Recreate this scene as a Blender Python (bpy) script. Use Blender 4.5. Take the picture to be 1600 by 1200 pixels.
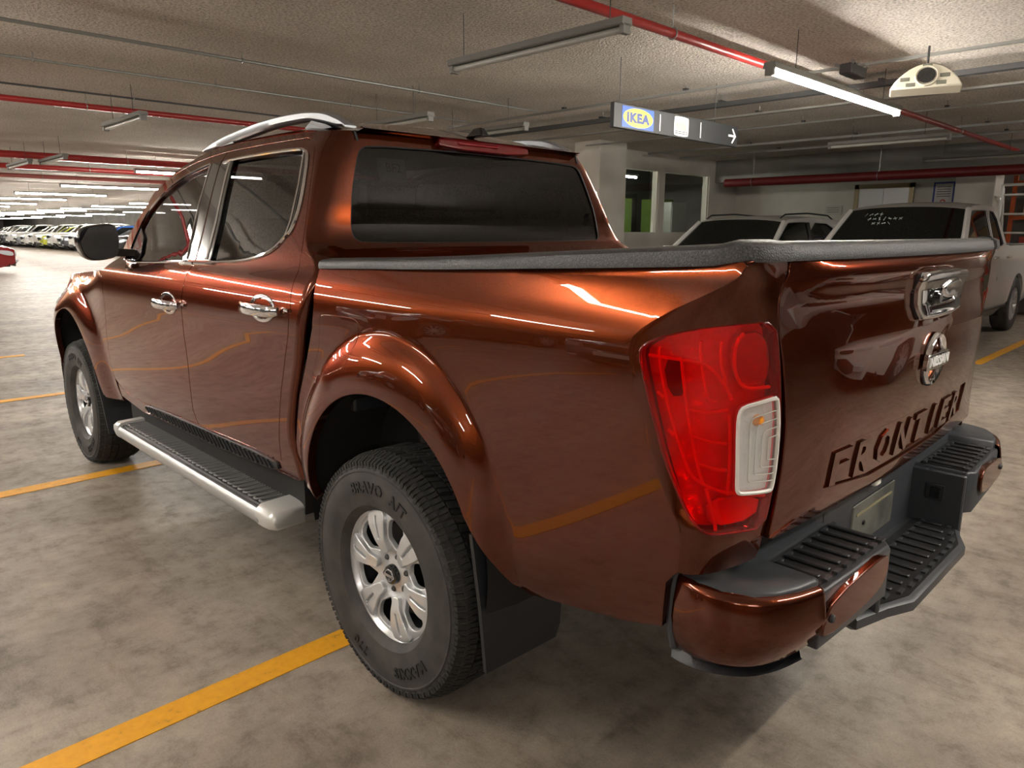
import bpy, math, random
import numpy as np
from mathutils import Vector, Matrix
from mathutils.geometry import delaunay_2d_cdt
random.seed(7)
for o in list(bpy.data.objects): bpy.data.objects.remove(o)
scene = bpy.context.scene
COL = scene.collection
PI = math.pi
R_ = math.radians

# ------------------------------------------------------------------ camera
CAM = (-2.0275, -1.6971, 1.3979); YAW, PITCH, ROLL, FPX = .7789, -.2090, .0035, 1125.74
def cam_axes():
    fw = np.array([math.sin(YAW)*math.cos(PITCH), math.cos(YAW)*math.cos(PITCH), math.sin(PITCH)])
    r = np.array([math.cos(YAW), -math.sin(YAW), 0]); u = np.cross(r, fw)
    return r*math.cos(ROLL)+u*math.sin(ROLL), -r*math.sin(ROLL)+u*math.cos(ROLL), fw
_r, _u, _f = cam_axes()
cd = bpy.data.cameras.new('camera'); cam = bpy.data.objects.new('camera', cd); COL.objects.link(cam)
cd.sensor_width = 36; cd.lens = 36*FPX/1600; cd.clip_end = 400; cd.clip_start = .05
cam.matrix_world = Matrix(((_r[0],_u[0],-_f[0],CAM[0]),(_r[1],_u[1],-_f[1],CAM[1]),(_r[2],_u[2],-_f[2],CAM[2]),(0,0,0,1)))
scene.camera = cam
# ------------------------------------------------------------------ world, exposure
w = bpy.data.worlds.new('world'); scene.world = w; w.use_nodes = True
w.node_tree.nodes['Background'].inputs[0].default_value = (.9,.85,.8,1)
w.node_tree.nodes['Background'].inputs[1].default_value = .03
scene.view_settings.view_transform = 'Standard'; scene.view_settings.look = 'None'
scene.view_settings.gamma = 1; scene.view_settings.use_curve_mapping = False
scene.view_settings.exposure = 1.55
TUBE_STRENGTH = 80.0
CEIL = 2.81; LAMPZ = 2.50

# ------------------------------------------------------------------ materials
MATS = {}
def lin(c):
    return tuple(((v/255)/12.92 if v/255 <= .04045 else ((v/255+.055)/1.055)**2.4) for v in c)
def mat(name, col=(128,128,128), rough=.5, metal=0., coat=0., bump=None, noise=None, spec=.5, emit=None, coat_rough=.03, alpha=None, raw=False):
    """bump=(scale,strength,distance)  noise=(scale, second colour, lo, hi)"""
    if name in MATS: return MATS[name]
    m = bpy.data.materials.new(name); m.use_nodes = True; nt = m.node_tree; b = nt.nodes['Principled BSDF']
    c = tuple(col) if raw else lin(col)
    b.inputs['Base Color'].default_value = (*c, 1); b.inputs['Roughness'].default_value = rough
    b.inputs['Metallic'].default_value = metal; b.inputs['Coat Weight'].default_value = coat
    b.inputs['Coat Roughness'].default_value = coat_rough; b.inputs['Specular IOR Level'].default_value = spec
    if coat: b.inputs['Coat IOR'].default_value = 1.47
    if emit: b.inputs['Emission Color'].default_value = (*emit[0], 1); b.inputs['Emission Strength'].default_value = emit[1]
    if noise or bump:
        tc = nt.nodes.new('ShaderNodeTexCoord')
    if noise:
        n = nt.nodes.new('ShaderNodeTexNoise'); n.inputs['Scale'].default_value = noise[0]; n.inputs['Detail'].default_value = 6
        nt.links.new(tc.outputs['Object'], n.inputs['Vector'])
        rp = nt.nodes.new('ShaderNodeValToRGB'); rp.color_ramp.elements[0].position = noise[2]; rp.color_ramp.elements[1].position = noise[3]
        rp.color_ramp.elements[0].color = (*c, 1); rp.color_ramp.elements[1].color = (*lin(noise[1]), 1)
        nt.links.new(n.outputs['Fac'], rp.inputs['Fac']); nt.links.new(rp.outputs['Color'], b.inputs['Base Color'])
    if bump:
        n2 = nt.nodes.new('ShaderNodeTexNoise'); n2.inputs['Scale'].default_value = bump[0]; n2.inputs['Detail'].default_value = 3
        nt.links.new(tc.outputs['Object'], n2.inputs['Vector'])
        bp = nt.nodes.new('ShaderNodeBump'); bp.inputs['Strength'].default_value = bump[1]; bp.inputs['Distance'].default_value = bump[2]
        nt.links.new(n2.outputs['Fac'], bp.inputs['Height']); nt.links.new(bp.outputs['Normal'], b.inputs['Normal'])
    MATS[name] = m
    return m
def glassy(name, tint, gl=(1,1,1), ior=1.5, rough=0.0, extra=None):
    """thin pane: tinted see-through plus mirror reflection by fresnel"""
    m = bpy.data.materials.new(name); m.use_nodes = True; nt = m.node_tree; nt.nodes.clear()
    out = nt.nodes.new('ShaderNodeOutputMaterial'); t = nt.nodes.new('ShaderNodeBsdfTransparent'); g = nt.nodes.new('ShaderNodeBsdfGlossy')
    fr = nt.nodes.new('ShaderNodeFresnel'); ge = nt.nodes.new('ShaderNodeNewGeometry'); ma = nt.nodes.new('ShaderNodeMath'); ma.operation = 'MULTIPLY_ADD'
    ma.inputs[1].default_value = 1/ior-ior; ma.inputs[2].default_value = ior          # the same reflection from either face of a thin pane
    nt.links.new(ge.outputs['Backfacing'], ma.inputs[0]); nt.links.new(ma.outputs[0], fr.inputs['IOR'])
    mx = nt.nodes.new('ShaderNodeMixShader'); t.inputs[0].default_value = (*tint, 1); g.inputs[0].default_value = (*gl, 1); g.inputs['Roughness'].default_value = rough
    src = t
    if extra:                                  # (colour, amount) a little body colour in the pane
        d = nt.nodes.new('ShaderNodeBsdfDiffuse'); d.inputs[0].default_value = (*extra[0], 1)
        m2 = nt.nodes.new('ShaderNodeMixShader'); m2.inputs[0].default_value = extra[1]
        nt.links.new(t.outputs[0], m2.inputs[1]); nt.links.new(d.outputs[0], m2.inputs[2]); src = m2
    nt.links.new(fr.outputs[0], mx.inputs[0]); nt.links.new(src.outputs[0], mx.inputs[1]); nt.links.new(g.outputs[0], mx.inputs[2]); nt.links.new(mx.outputs[0], out.inputs[0])
    MATS[name] = m
    return m

PAINT = mat('copper_brown_paint', (.1,.02,.006), .24, .9, 1.0, raw=True, coat_rough=.015)
def flakes(m):
    nt = m.node_tree; b = nt.nodes['Principled BSDF']; tc = nt.nodes.new('ShaderNodeTexCoord'); v = nt.nodes.new('ShaderNodeTexNoise')
    v.inputs['Scale'].default_value = 900; nt.links.new(tc.outputs['Object'], v.inputs['Vector'])
    rp = nt.nodes.new('ShaderNodeValToRGB'); rp.color_ramp.elements[0].position = .35; rp.color_ramp.elements[1].position = .7
    rp.color_ramp.elements[0].color = (.076,.0118,.0025,1); rp.color_ramp.elements[1].color = (.13,.0235,.005,1)
    nt.links.new(v.outputs['Fac'], rp.inputs['Fac']); nt.links.new(rp.outputs['Color'], b.inputs['Base Color'])
flakes(PAINT); PAINT.node_tree.nodes['Principled BSDF'].inputs['Specular Tint'].default_value = (.72,.46,.34,1)
BLACKP = mat('black_plastic', (34,35,38), .45, bump=(260,.25,.002))
GREYP = mat('charcoal_plastic', (52,54,58), .42, bump=(300,.2,.002))
RAILM = mat('textured_black_plastic', (48,48,50), .40, noise=(260,(86,86,86),.45,.75), bump=(330,.8,.003))
GLOSSB = mat('gloss_black', (14,14,16), .12, coat=.6)
DARK = mat('dark_underbody', (16,15,15), .8)
INNER = mat('dark_inner_panel', (20,10,8), .6)
CABIN = mat('charcoal_fabric', (30,30,32), .9)
CHROME = mat('chrome', (225,225,228), .06, 1.0)
SILVER = mat('silver_paint', (140,142,146), .42, .6, .2)
ALLOY = mat('alloy_silver', (205,206,208), .3, .55, .6)
ALU = mat('brushed_aluminium', (188,188,188), .35, .8)
RUBBER = mat('tyre_rubber', (46,44,43), .68, noise=(14,(68,64,60),.45,.75), bump=(160,.2,.002))
TREAD = mat('tread_rubber', (26,25,24), .8, noise=(60,(54,49,42),.55,.8), bump=(120,.4,.003))
LETTER = mat('moulded_rubber', (24,23,23), .55)
STEEL = mat('dull_steel', (90,88,86), .45, .8, bump=(30,.2,.003))
TINT = glassy('tinted_glass', (.075,.078,.08), ior=1.52)
GLASS = glassy('window_glass', (.55,.6,.58), ior=1.5)
REDLENS = glassy('red_lens', (.95,.03,.02), ior=1.46, extra=((.7,.01,.008),.12))
CLEARLENS = glassy('clear_lens', (.92,.93,.95), ior=1.46, extra=((.8,.8,.78),.14))
REFLECTOR = mat('lamp_reflector', (210,205,205), .22, .85, bump=(55,.35,.004))
REDPLATE = mat('red_reflector', (255,52,40), .18, .35, bump=(46,.7,.006))
AMBER = mat('amber_bulb', (240,150,30), .3)
WHITEP = mat('white_paint', (214,212,206), .35, coat=.6)
PAPER = mat('permit_paper', (214,222,210), .8)
INK = mat('print_ink', (36,36,36), .8)
MIRROR = mat('mirror_glass', (120,126,138), .03, 1.0)

# ------------------------------------------------------------------ helpers
def tag(o, label=None, cat=None, group=None, kind=None):
    if label: o['label'] = label
    if cat: o['category'] = cat
    if group: o['group'] = group
    if kind: o['kind'] = kind
    return o
def empty(name, loc=(0,0,0), rz=0., parent=None):
    o = bpy.data.objects.new(name, None); COL.objects.link(o); o.location = loc; o.rotation_euler = (0,0,rz); o.parent = parent
    o.empty_display_size = .1
    return o
def link_mesh(name, me, mt, parent=None, loc=None, rot=None):
    o = bpy.data.objects.new(name, me); COL.objects.link(o); o.parent = parent
    if mt is not None and not me.materials: me.materials.append(mt)
    if loc is not None: o.location = loc
    if rot is not None: o.rotation_euler = rot
    return o
def copy_tree(o, parent=None):
    c = o.copy(); COL.objects.link(c); c.parent = parent
    for ch in list(o.children): copy_tree(ch, c)
    return c
class MB:
    """collects shapes, builds ONE mesh object"""
    def __init__(s): s.v = []; s.f = []
    def add(s, vs, fs):
        n = len(s.v); s.v += [tuple(map(float, p)) for p in vs]; s.f += [tuple(i+n for i in f) for f in fs]; return s
    def box(s, x0, x1, y0, y1, z0, z1, ch=0.):
        if ch <= 0:
            return s.add([(x,y,z) for x in (x0,x1) for y in (y0,y1) for z in (z0,z1)], [(0,1,3,2),(4,6,7,5),(0,4,5,1),(2,3,7,6),(0,2,6,4),(1,5,7,3)])
        c = ch; rings = []                       # chamfered box: rings in z of octagons
        for z, i in ((z0,c),(z0+c,0),(z1-c,0),(z1,c)):
            a0, a1, b0, b1 = x0+i, x1-i, y0+i, y1-i
            rings.append([(a0+c,b0,z),(a1-c,b0,z),(a1,b0+c,z),(a1,b1-c,z),(a1-c,b1,z),(a0+c,b1,z),(a0,b1-c,z),(a0,b0+c,z)])
        return s.loft(rings, True, True)
    def loft(s, rings, closed=True, caps=True):
        n = len(s.v); k = len(rings[0]); vs = [p for r in rings for p in r]; fs = []
        for i in range(len(rings)-1):
            for j in range(k if closed else k-1):
                a = i*k+j; b = i*k+(j+1) % k; fs.append((a, b, b+k, a+k))
        if caps and closed:
            fs.append(tuple(reversed(range(k)))); fs.append(tuple(range((len(rings)-1)*k, len(rings)*k)))
        return s.add(vs, fs)
    def tube(s, pts, r, n=8, caps=True, closed=False):
        P = [Vector(p) for p in pts]; rings = []; up = Vector((0,0,1)); N = len(P); rr = r if isinstance(r, (list,tuple)) else [r]*N
        prev = None
        for i, p in enumerate(P):
            t = (P[(i+1) % N]-P[i-1]) if closed else (P[min(i+1,N-1)]-P[max(i-1,0)])
            t.normalize()
            if prev is None:
                a = t.cross(up if abs(t.z) < .95 else Vector((1,0,0))).normalized()
            else:
                a = (prev-t*prev.dot(t)).normalized()
            prev = a; b = t.cross(a)
            rings.append([tuple(p+(a*math.cos(2*PI*k/n)+b*math.sin(2*PI*k/n))*rr[i]) for k in range(n)])
        if closed: rings.append(rings[0])
        return s.loft(rings, True, caps and not closed)
    def cyl(s, p0, p1, r, n=16, r1=None): return s.tube([p0, p1], [r, r if r1 is None else r1], n)
    def lathe(s, prof, axis='x', c=(0,0,0), n=48, a0=0., a1=2*PI):
        """prof list of (radius, along)"""
        full = abs(a1-a0-2*PI) < 1e-6; m = n if full else n+1; vs = []; k = len(prof)
        for i in range(m):
            t = a0+(a1-a0)*i/n; ct, st = math.cos(t), math.sin(t)
            for r, h in prof:
                if axis == 'x': vs.append((c[0]+h, c[1]+r*ct, c[2]+r*st))
                elif axis == 'z': vs.append((c[0]+r*ct, c[1]+r*st, c[2]+h))
                else: vs.append((c[0]+r*st, c[1]+h, c[2]+r*ct))
        fs = []
        for i in range(n):
            j = (i+1) % m
            for q in range(k-1): fs.append((i*k+q, j*k+q, j*k+q+1, i*k+q+1))
        return s.add(vs, fs)
    def prism(s, poly, d0, d1, axis='x'):
        """poly in the other two coordinates, extruded from d0 to d1"""
        n = len(poly); f = {'x': lambda a,b,d: (d,a,b), 'y': lambda a,b,d: (a,d,b), 'z': lambda a,b,d: (a,b,d)}[axis]
        vs = [f(a,b,d0) for a,b in poly]+[f(a,b,d1) for a,b in poly]
        fs = [tuple(range(n-1,-1,-1)), tuple(range(n,2*n))]+[(i,(i+1)%n,(i+1)%n+n,i+n) for i in range(n)]
        return s.add(vs, fs)
    def mirror(s):
        s.v = [(-x,y,z) for x,y,z in s.v]; s.f = [tuple(reversed(f)) for f in s.f]; return s
    def mesh(s, name, smooth=35):
        me = bpy.data.meshes.new(name); me.from_pydata(s.v, [], s.f); me.validate()
        import bmesh
        bm = bmesh.new(); bm.from_mesh(me); bmesh.ops.remove_doubles(bm, verts=bm.verts, dist=1e-6); bmesh.ops.recalc_face_normals(bm, faces=bm.faces); bm.to_mesh(me); bm.free()
        if smooth:
            me.polygons.foreach_set('use_smooth', [True]*len(me.polygons)); me.set_sharp_from_angle(angle=R_(smooth))
        return me
    def build(s, name, mt, parent=None, smooth=35, bevel=0., loc=None, rot=None):
        o = link_mesh(name, s.mesh(name, smooth), mt, parent, loc, rot)
        if bevel:
            b = o.modifiers.new('bevel', 'BEVEL'); b.width = bevel; b.segments = 2; b.limit_method = 'ANGLE'; b.angle_limit = R_(40); b.harden_normals = False
        return o
def resample(poly, step, closed=True, su=1.):
    out = []; n = len(poly)
    for i in range(n if closed else n-1):
        a = np.array(poly[i], float); b = np.array(poly[(i+1) % n], float); d = b-a
        k = max(1, int(math.ceil(math.hypot(d[0]*su, d[1])/step)))
        out += [tuple(a+d*j/k) for j in range(k)]
    if not closed: out.append(tuple(poly[-1]))
    return out
def smooth_poly(poly, it=2, closed=True):
    """Chaikin corner cutting"""
    p = [np.array(q, float) for q in poly]
    for _ in range(it):
        q = [] if closed else [p[0]]
        n = len(p)
        for i in range(n if closed else n-1):
            a, b = p[i], p[(i+1) % n]; q += [a*.75+b*.25, a*.25+b*.75]
        if not closed: q.append(p[-1])
        p = q
    return [tuple(a) for a in p]
def inside(P, poly):
    P = np.asarray(P, float); x, y = P[:,0], P[:,1]; r = np.zeros(len(P), bool); n = len(poly)
    for i in range(n):
        x0, y0 = poly[i]; x1, y1 = poly[(i+1) % n]
        c = ((y0 > y) != (y1 > y)); 
        if y1 != y0: r ^= c & (x < (x1-x0)*(y-y0)/(y1-y0)+x0)
    return r
def panel(name, S, outline, mt, parent=None, flip=1, holes=(), step=.035, th=.014, rnd=.0025, off=0., su=1., mirror=False, bstep=None, xform=None, lines=(), bare=None):
    """sheet cut to an outline on a curved surface S(u,v), with rounded, folded-in edges and exact surface normals"""
    bstep = bstep or step*.7
    rings = [resample(outline, bstep, True, su)]+[resample(h, bstep, True, su) for h in holes]
    pts = []; edges = []
    for rg in rings:
        n0 = len(pts); pts += [(u*su, v) for u, v in rg]; k = len(rg); edges += [(n0+i, n0+(i+1) % k) for i in range(k)]
    nb = len(pts)
    for ln in lines:
        n0 = len(pts); pts += [(u*su, v) for u, v in ln]; edges += [(n0+i, n0+i+1) for i in range(len(ln)-1)]
    B = np.array(pts); lo = B.min(0); hi = B.max(0)
    gx = np.arange(lo[0]+step/2, hi[0], step); gy = np.arange(lo[1]+step/2, hi[1], step)
    if len(gx) and len(gy):
        G = np.stack(np.meshgrid(gx, gy), -1).reshape(-1, 2)
        orings = [[(u*su, v) for u, v in rg] for rg in rings]
        keep = inside(G, orings[0])
        for h in orings[1:]: keep &= ~inside(G, h)
        G = G[keep]
        if len(G):
            d = np.full(len(G), 9.)
            for q in B: d = np.minimum(d, (G[:,0]-q[0])**2+(G[:,1]-q[1])**2)
            G = G[d > (step*.45)**2]
        allp = pts+[tuple(g) for g in G]
    else:
        allp = pts; orings = [[(u*su, v) for u, v in rg] for rg in rings]
    vs, _, fs, _, _, _ = delaunay_2d_cdt([Vector(p) for p in allp], edges, [], 0, 1e-7)
    UV = np.array([(v[0]/su, v[1]) for v in vs]); C = np.array([np.mean([vs[i] for i in f], axis=0) for f in fs])
    ok = inside(C, orings[0])
    for h in orings[1:]: ok &= ~inside(C, h)
    F = [tuple(f) for f, k in zip(fs, ok) if k]
    def ev(u, v):
        e = 1.5e-3
        p = S(u, v); du = (S(u+e, v)-S(u-e, v)); dv = (S(u, v+e)-S(u, v-e)); n = np.cross(du, dv)*flip
        n /= np.maximum(np.linalg.norm(n, axis=-1, keepdims=True), 1e-12); return p+n*off, n
    P, N = ev(UV[:,0], UV[:,1]); V = [tuple(p) for p in P]; NN = [tuple(n) for n in N]
    # fix winding
    FF = []
    for f in F:
        a, b, c = (P[f[0]], P[f[1]], P[f[2]]); FF.append(f if np.dot(np.cross(b-a, c-a), N[f[0]]) >= 0 else tuple(reversed(f)))
    if th > 0:
        for ri, rg in enumerate(rings):
            A = np.array(rg); p, n = ev(A[:,0], A[:,1]); t = np.roll(p, -1, 0)-np.roll(p, 1, 0)
            o = np.cross(t, n); o /= np.maximum(np.linalg.norm(o, axis=1, keepdims=True), 1e-12)
            ar = sum(rg[i][0]*rg[(i+1) % len(rg)][1]-rg[(i+1) % len(rg)][0]*rg[i][1] for i in range(len(rg)))
            sg = (1 if ar > 0 else -1)*flip*(1 if ri == 0 else -1); o = o*sg
            k = len(rg); b0 = len(V)
            for q, nn in ((p, n), (p+o*rnd*.7-n*rnd*.35, (n+o)/1.4142), (p+o*rnd-n*rnd, o), (p+o*rnd-n*th, o)):
                V += [tuple(a) for a in q]; NN += [tuple(a) for a in nn]
            for r in range(3):
                for i in range(k):
                    if bare is not None and ri == 0 and bare(*rg[i]) and bare(*rg[(i+1) % k]): continue
                    j = (i+1) % k; f = (b0+r*k+i, b0+r*k+j, b0+(r+1)*k+j, b0+(r+1)*k+i)
                    a, b, c = (np.array(V[f[0]]), np.array(V[f[1]]), np.array(V[f[2]]))
                    FF.append(f if np.dot(np.cross(b-a, c-a), NN[f[3]]) >= 0 else tuple(reversed(f)))
    res = []
    for mir in ((False, True) if mirror else (False,)):
        v2 = [(-x,y,z) for x,y,z in V] if mir else V; n2 = [(-x,y,z) for x,y,z in NN] if mir else NN
        f2 = [tuple(reversed(f)) for f in FF] if mir else FF
        if xform is not None:
            v2 = [tuple(xform @ Vector(q)) for q in v2]; n2 = [tuple(xform.to_3x3() @ Vector(q)) for q in n2]
        me = bpy.data.meshes.new(name); me.from_pydata(v2, [], f2)
        me.polygons.foreach_set('use_smooth', [True]*len(me.polygons))
        me.normals_split_custom_set_from_vertices(n2)
        res.append(link_mesh(name, me, mt, parent[1] if (mir and isinstance(parent, tuple)) else (parent[0] if isinstance(parent, tuple) else parent)))
    return res if mirror else res[0]
def surf_tube(S, uv, r, n=6, off=0., flip=1, closed=False, mir=False):
    A = np.array(uv, float); e = 1.5e-3; u, v = A[:,0], A[:,1]
    p = S(u, v); nn = np.cross(S(u+e, v)-S(u-e, v), S(u, v+e)-S(u, v-e))*flip; nn /= np.linalg.norm(nn, axis=1, keepdims=True)
    q = p+nn*off
    m = MB().tube([tuple(a) for a in q], r, n, closed=closed)
    return m.mirror() if mir else m
def text_verts(body, size, extrude, offset=0., align='CENTER', spacing=1., res=2):
    cu = bpy.data.curves.new('t', 'FONT'); cu.body = body; cu.size = size; cu.extrude = extrude; cu.offset = offset; cu.align_x = align; cu.align_y = 'CENTER'
    cu.space_character = spacing; cu.resolution_u = res
    ob = bpy.data.objects.new('t', cu); COL.objects.link(ob); me = bpy.data.meshes.new_from_object(ob)
    V = np.array([v.co[:] for v in me.vertices]).reshape(-1, 3); F = [tuple(p.vertices) for p in me.polygons]
    bpy.data.objects.remove(ob); bpy.data.curves.remove(cu); bpy.data.meshes.remove(me)
    return V, F

# ------------------------------------------------------------------ body surfaces of the truck
class H:                                    # monotone-ish cubic through points, vectorised
    def __init__(s, pts):
        p = np.array(sorted(pts), float); s.x = p[:,0]; s.y = p[:,1]
        h = np.diff(s.x); d = np.diff(s.y)/h; m = np.zeros(len(s.x))
        m[0] = d[0]; m[-1] = d[-1]
        for i in range(1, len(m)-1):
            if d[i-1]*d[i] > 0:
                w1 = 2*h[i]+h[i-1]; w2 = h[i]+2*h[i-1]; m[i] = (w1+w2)/(w1/d[i-1]+w2/d[i])
        s.m = m; s.h = h
    def __call__(s, t):
        t = np.asarray(t, float); i = np.clip(np.searchsorted(s.x, t)-1, 0, len(s.h)-1)
        h = s.h[i]; q = (np.clip(t, s.x[0], s.x[-1])-s.x[i])/h
        v = (2*q**3-3*q*q+1)*s.y[i]+(q**3-2*q*q+q)*h*s.m[i]+(-2*q**3+3*q*q)*s.y[i+1]+(q**3-q*q)*h*s.m[i+1]
        return v+np.where(t < s.x[0], (t-s.x[0])*s.m[0], 0)+np.where(t > s.x[-1], (t-s.x[-1])*s.m[-1], 0)
WCAB = H([(.40,.835),(.5,.866),(.6,.888),(.75,.903),(.92,.910),(1.03,.917),(1.085,.921),(1.13,.919),(1.19,.910),(1.235,.893),(1.27,.868),(1.32,.846),(1.4,.812),(1.5,.772),(1.6,.730),(1.68,.692),(1.73,.655)])
WBED = H([(.5,.842),(.56,.868),(.65,.884),(.8,.893),(1.0,.898),(1.12,.900),(1.19,.897),(1.235,.888),(1.285,.870),(1.33,.852),(1.36,.85)])
WFEN = H([(.40,.835),(.6,.880),(.9,.905),(1.05,.905),(1.12,.89),(1.17,.855),(1.2,.82)])
RO_R = H([(-40,.50),(-20,.50),(0,.515),(18.8,.524),(32.5,.534),(48.7,.545),(65,.562),(81,.58),(96,.59),(110,.594),(121,.586),(131,.573),(140,.561),(150,.545),(165,.53),(200,.51)])
RO_F = H([(-40,.55),(0,.55),(50,.545),(90,.56),(108,.58),(130,.605),(156,.625),(180,.63),(220,.63)])
RIN = .42; RC = (-.03,.53); FC = (3.12,.53)
def sm(a, b, t):
    q = np.clip((t-a)/(b-a), 0, 1); return q*q*(3-2*q)
def flare(y, z, c, RO, A):
    dy = y-c[0]; dz = z-c[1]; r = np.hypot(dy, dz); th = np.degrees(np.arctan2(dz, dy))
    th = np.where(th < -90, th+360, th); ro = RO(th)
    q = (ro-r)/(ro-RIN); t = np.minimum(.5*(q+np.sqrt(q*q+.0045)), 1.15)
    soft = sm(135, 178, th)
    return A*((1-soft)*(1-(1-t)**2*np.where(t > 1, 1, 1))+soft*t*t*(3-2*np.minimum(t, 1)))
def plan(y):                                # the body narrows towards its nose
    return -.20*np.clip((y-3.3)/.75, 0, None)**2.2
def cab_w(y, z): return WCAB(z)+np.where(z > 1.2, -.075*np.clip((y-1.2)/1.1, 0, None)**2*sm(1.17,1.28,z), 0)
def doorS(y, z): return np.stack([-(cab_w(y, z)), y+0*z, z+0*y], -1)
def fenS(y, z):
    b = sm(2.42, 2.85, y)
    return np.stack([-((1-b)*WCAB(z)+b*WFEN(z)+plan(y)-.14*sm(.9,1.12,z)*np.clip((y-2.85)/.8,0,None)**1.8+flare(y, z, FC, RO_F, .034)), y+0*z, z+0*y], -1)
def bed_w(y, z): return WBED(z)+flare(y, z, RC, RO_R, .04)+.012*np.exp(-((y-.38)/.09)**2)*0
def bedS(y, z): return np.stack([-bed_w(y, z), y+0*z, z+0*y], -1)
YC = H([(.5,-.975),(.6,-.985),(.70,-.995),(.772,-1.006),(.84,-1.008),(.878,-.985),(.953,-.945),(1.036,-.913),(1.109,-.89),(1.176,-.875),(1.195,-.878),(1.215,-.895),(1.249,-.945),(1.286,-1.014),(1.313,-1.062),(1.335,-1.082),(1.36,-1.086)])
XS = H([(.6,.735),(.74,.728),(.795,.722),(.873,.707),(.951,.696),(1.02,.697),(1.084,.707),(1.163,.727),(1.25,.753),(1.28,.755),(1.331,.727),(1.36,.735)])
YS = H([(.6,-1.06),(.74,-1.082),(.82,-1.092),(1.0,-1.1),(1.36,-1.1)])
def cornS(t, z):
    w = bed_w(YC(z), z); y0 = YC(z); x2 = XS(z); y2 = YS(z)
    x1 = w-.018; y1 = y0+.72*(y2-y0)
    a = (1-t)**2; b = 2*t*(1-t); c = t*t
    return np.stack([-(a*w+b*x1+c*x2), a*y0+b*y1+c*y2, z+0*t], -1)
GP = H([(.74,-.03),(.775,-.012),(.80,0),(.9,.010),(1.05,.018),(1.15,.020),(1.2,.014),(1.235,.004),(1.265,.004),(1.30,.014),(1.33,.014),(1.347,.004),(1.355,-.01)])
def gateS(x, z): return np.stack([x+0*z, -1.10-.046*(1-(x/.75)**2)-GP(z)*(1-sm(.66,.75,np.abs(x))), z+0*x], -1)
YR = H([(.5,.49),(.586,.492),(.693,.516),(.854,.473),(.989,.41),(1.155,.355),(1.27,.335),(1.30,.355),(1.335,.415),(1.37,.452),(1.5,.485),(1.685,.528),(1.74,.545)])
RCN = H([(.5,.03),(1.25,.03),(1.30,.030),(1.37,.034),(1.46,.045),(1.6,.066),(1.7,.10),(1.74,.11)])
RXN = H([(.5,.02),(1.22,.025),(1.30,.06),(1.37,.098),(1.5,.095),(1.74,.088)])
def ccornS(t, z):                           # rear cab corner, t 0 side .. 1 back
    yr = YR(z); rc = RCN(z); w = WCAB(z); y0 = yr+rc; x2 = w-RXN(z)
    x1 = w-.05*RXN(z); y1 = yr+.05*rc
    a = (1-t)**2; b = 2*t*(1-t); c = t*t
    return np.stack([-(a*w+b*x1+c*x2), a*y0+b*y1+c*yr, z+0*t], -1)
def cxr(z): return WCAB(z)-RXN(z)
def rearS(x, z): return np.stack([x+0*z, YR(z)-.006*(1-(x/.7)**2)+0*z, z+0*x], -1)

# ================================================================== PICKUP TRUCK (rear axle over the origin, nose to +Y)
truck = tag(empty('pickup_truck'), 'copper-brown four-door pickup truck parked in the foreground', 'truck')
BOW = lambda z: .028+.018*sm(.85, 1.1, z)
def gateS(x, z): return np.stack([x+0*z, -1.10-BOW(z)*(1-(x/.75)**2)-GP(z)*(1-sm(.50,.75,np.abs(x))), z+0*x], -1)

def arc(c, r, a0, a1, n=26): return [(c[0]+r*math.cos(R_(a0+(a1-a0)*i/n)), c[1]+r*math.sin(R_(a0+(a1-a0)*i/n))) for i in range(n+1)]
RAILB = [(.322,1.286),(.1,1.294),(-.156,1.302),(-.508,1.317),(-.86,1.333),(-1.0,1.340),(-1.075,1.345)]
def zr(lo, hi, n): return [lo+(hi-lo)*i/(n-1) for i in range(n)]
# ---- bed sides
bed_out = [(.505,.568),(.507,.69),(.452,.859),(.381,.997),(.335,1.10),(.322,1.166),(.320,1.286)]+RAILB[1:]
bed_out += [(float(YC(z)), z) for z in zr(1.340,.752,30)]
bed_out += [(-.992,.742),(-.976,.72),(-.970,.66),(-.966,.617),(-.88,.590),(-.671,.548),(-.578,.527),(-.527,.540),(-.49,.595),(-.450,.650)]
bed_out += arc(RC, .42, 160, -2, 40)[1:]+[(.40,.552),(.46,.553)]
fuel = smooth_poly([(.288,1.138),(.262,1.148),(.115,1.150),(.075,1.143),(.071,1.115),(.085,1.064),(.109,1.020),(.13,1.005),(.284,.951),(.345,.940),(.352,.955),(.33,.985),(.30,1.04),(.29,1.09)], 2)
fc = np.mean(fuel, axis=0); fuel_hole = [(fc[0]+(u-fc[0])*1.035, fc[1]+(v-fc[1])*1.035) for u, v in fuel]
def crease(c, RO, a0, a1, ks=(-.022,-.008,.006,.022,.04), n=60):
    out = []
    for k in ks: out.append([(c[0]+(float(RO(a))-k)*math.cos(R_(a)), c[1]+(float(RO(a))-k)*math.sin(R_(a))) for a in np.linspace(a0, a1, n)])
    return out
def clear(lines, poly, gap):                       # keep helper lines off a cut-out
    res = []; P = np.array(poly)
    for ln in lines:
        cur = []
        for q in ln:
            if inside([q], poly)[0] or np.min(np.hypot(P[:,0]-q[0], P[:,1]-q[1])) < gap:
                if len(cur) > 1: res.append(cur)
                cur = []
            else: cur.append(q)
        if len(cur) > 1: res.append(cur)
    return res
fl_lines = clear(crease(RC, RO_R, 26, 158), resample(fuel_hole, .01), .012)
panel('bed_side', bedS, bed_out, PAINT, truck, -1, [fuel_hole], step=.026, th=.03, bstep=.018, lines=fl_lines, bare=lambda u, v: v > .75 and abs(u-float(YC(v))) < .004)
panel('fuel_door', bedS, fuel, PAINT, truck, -1, step=.02, th=.012, bstep=.01)
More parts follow.
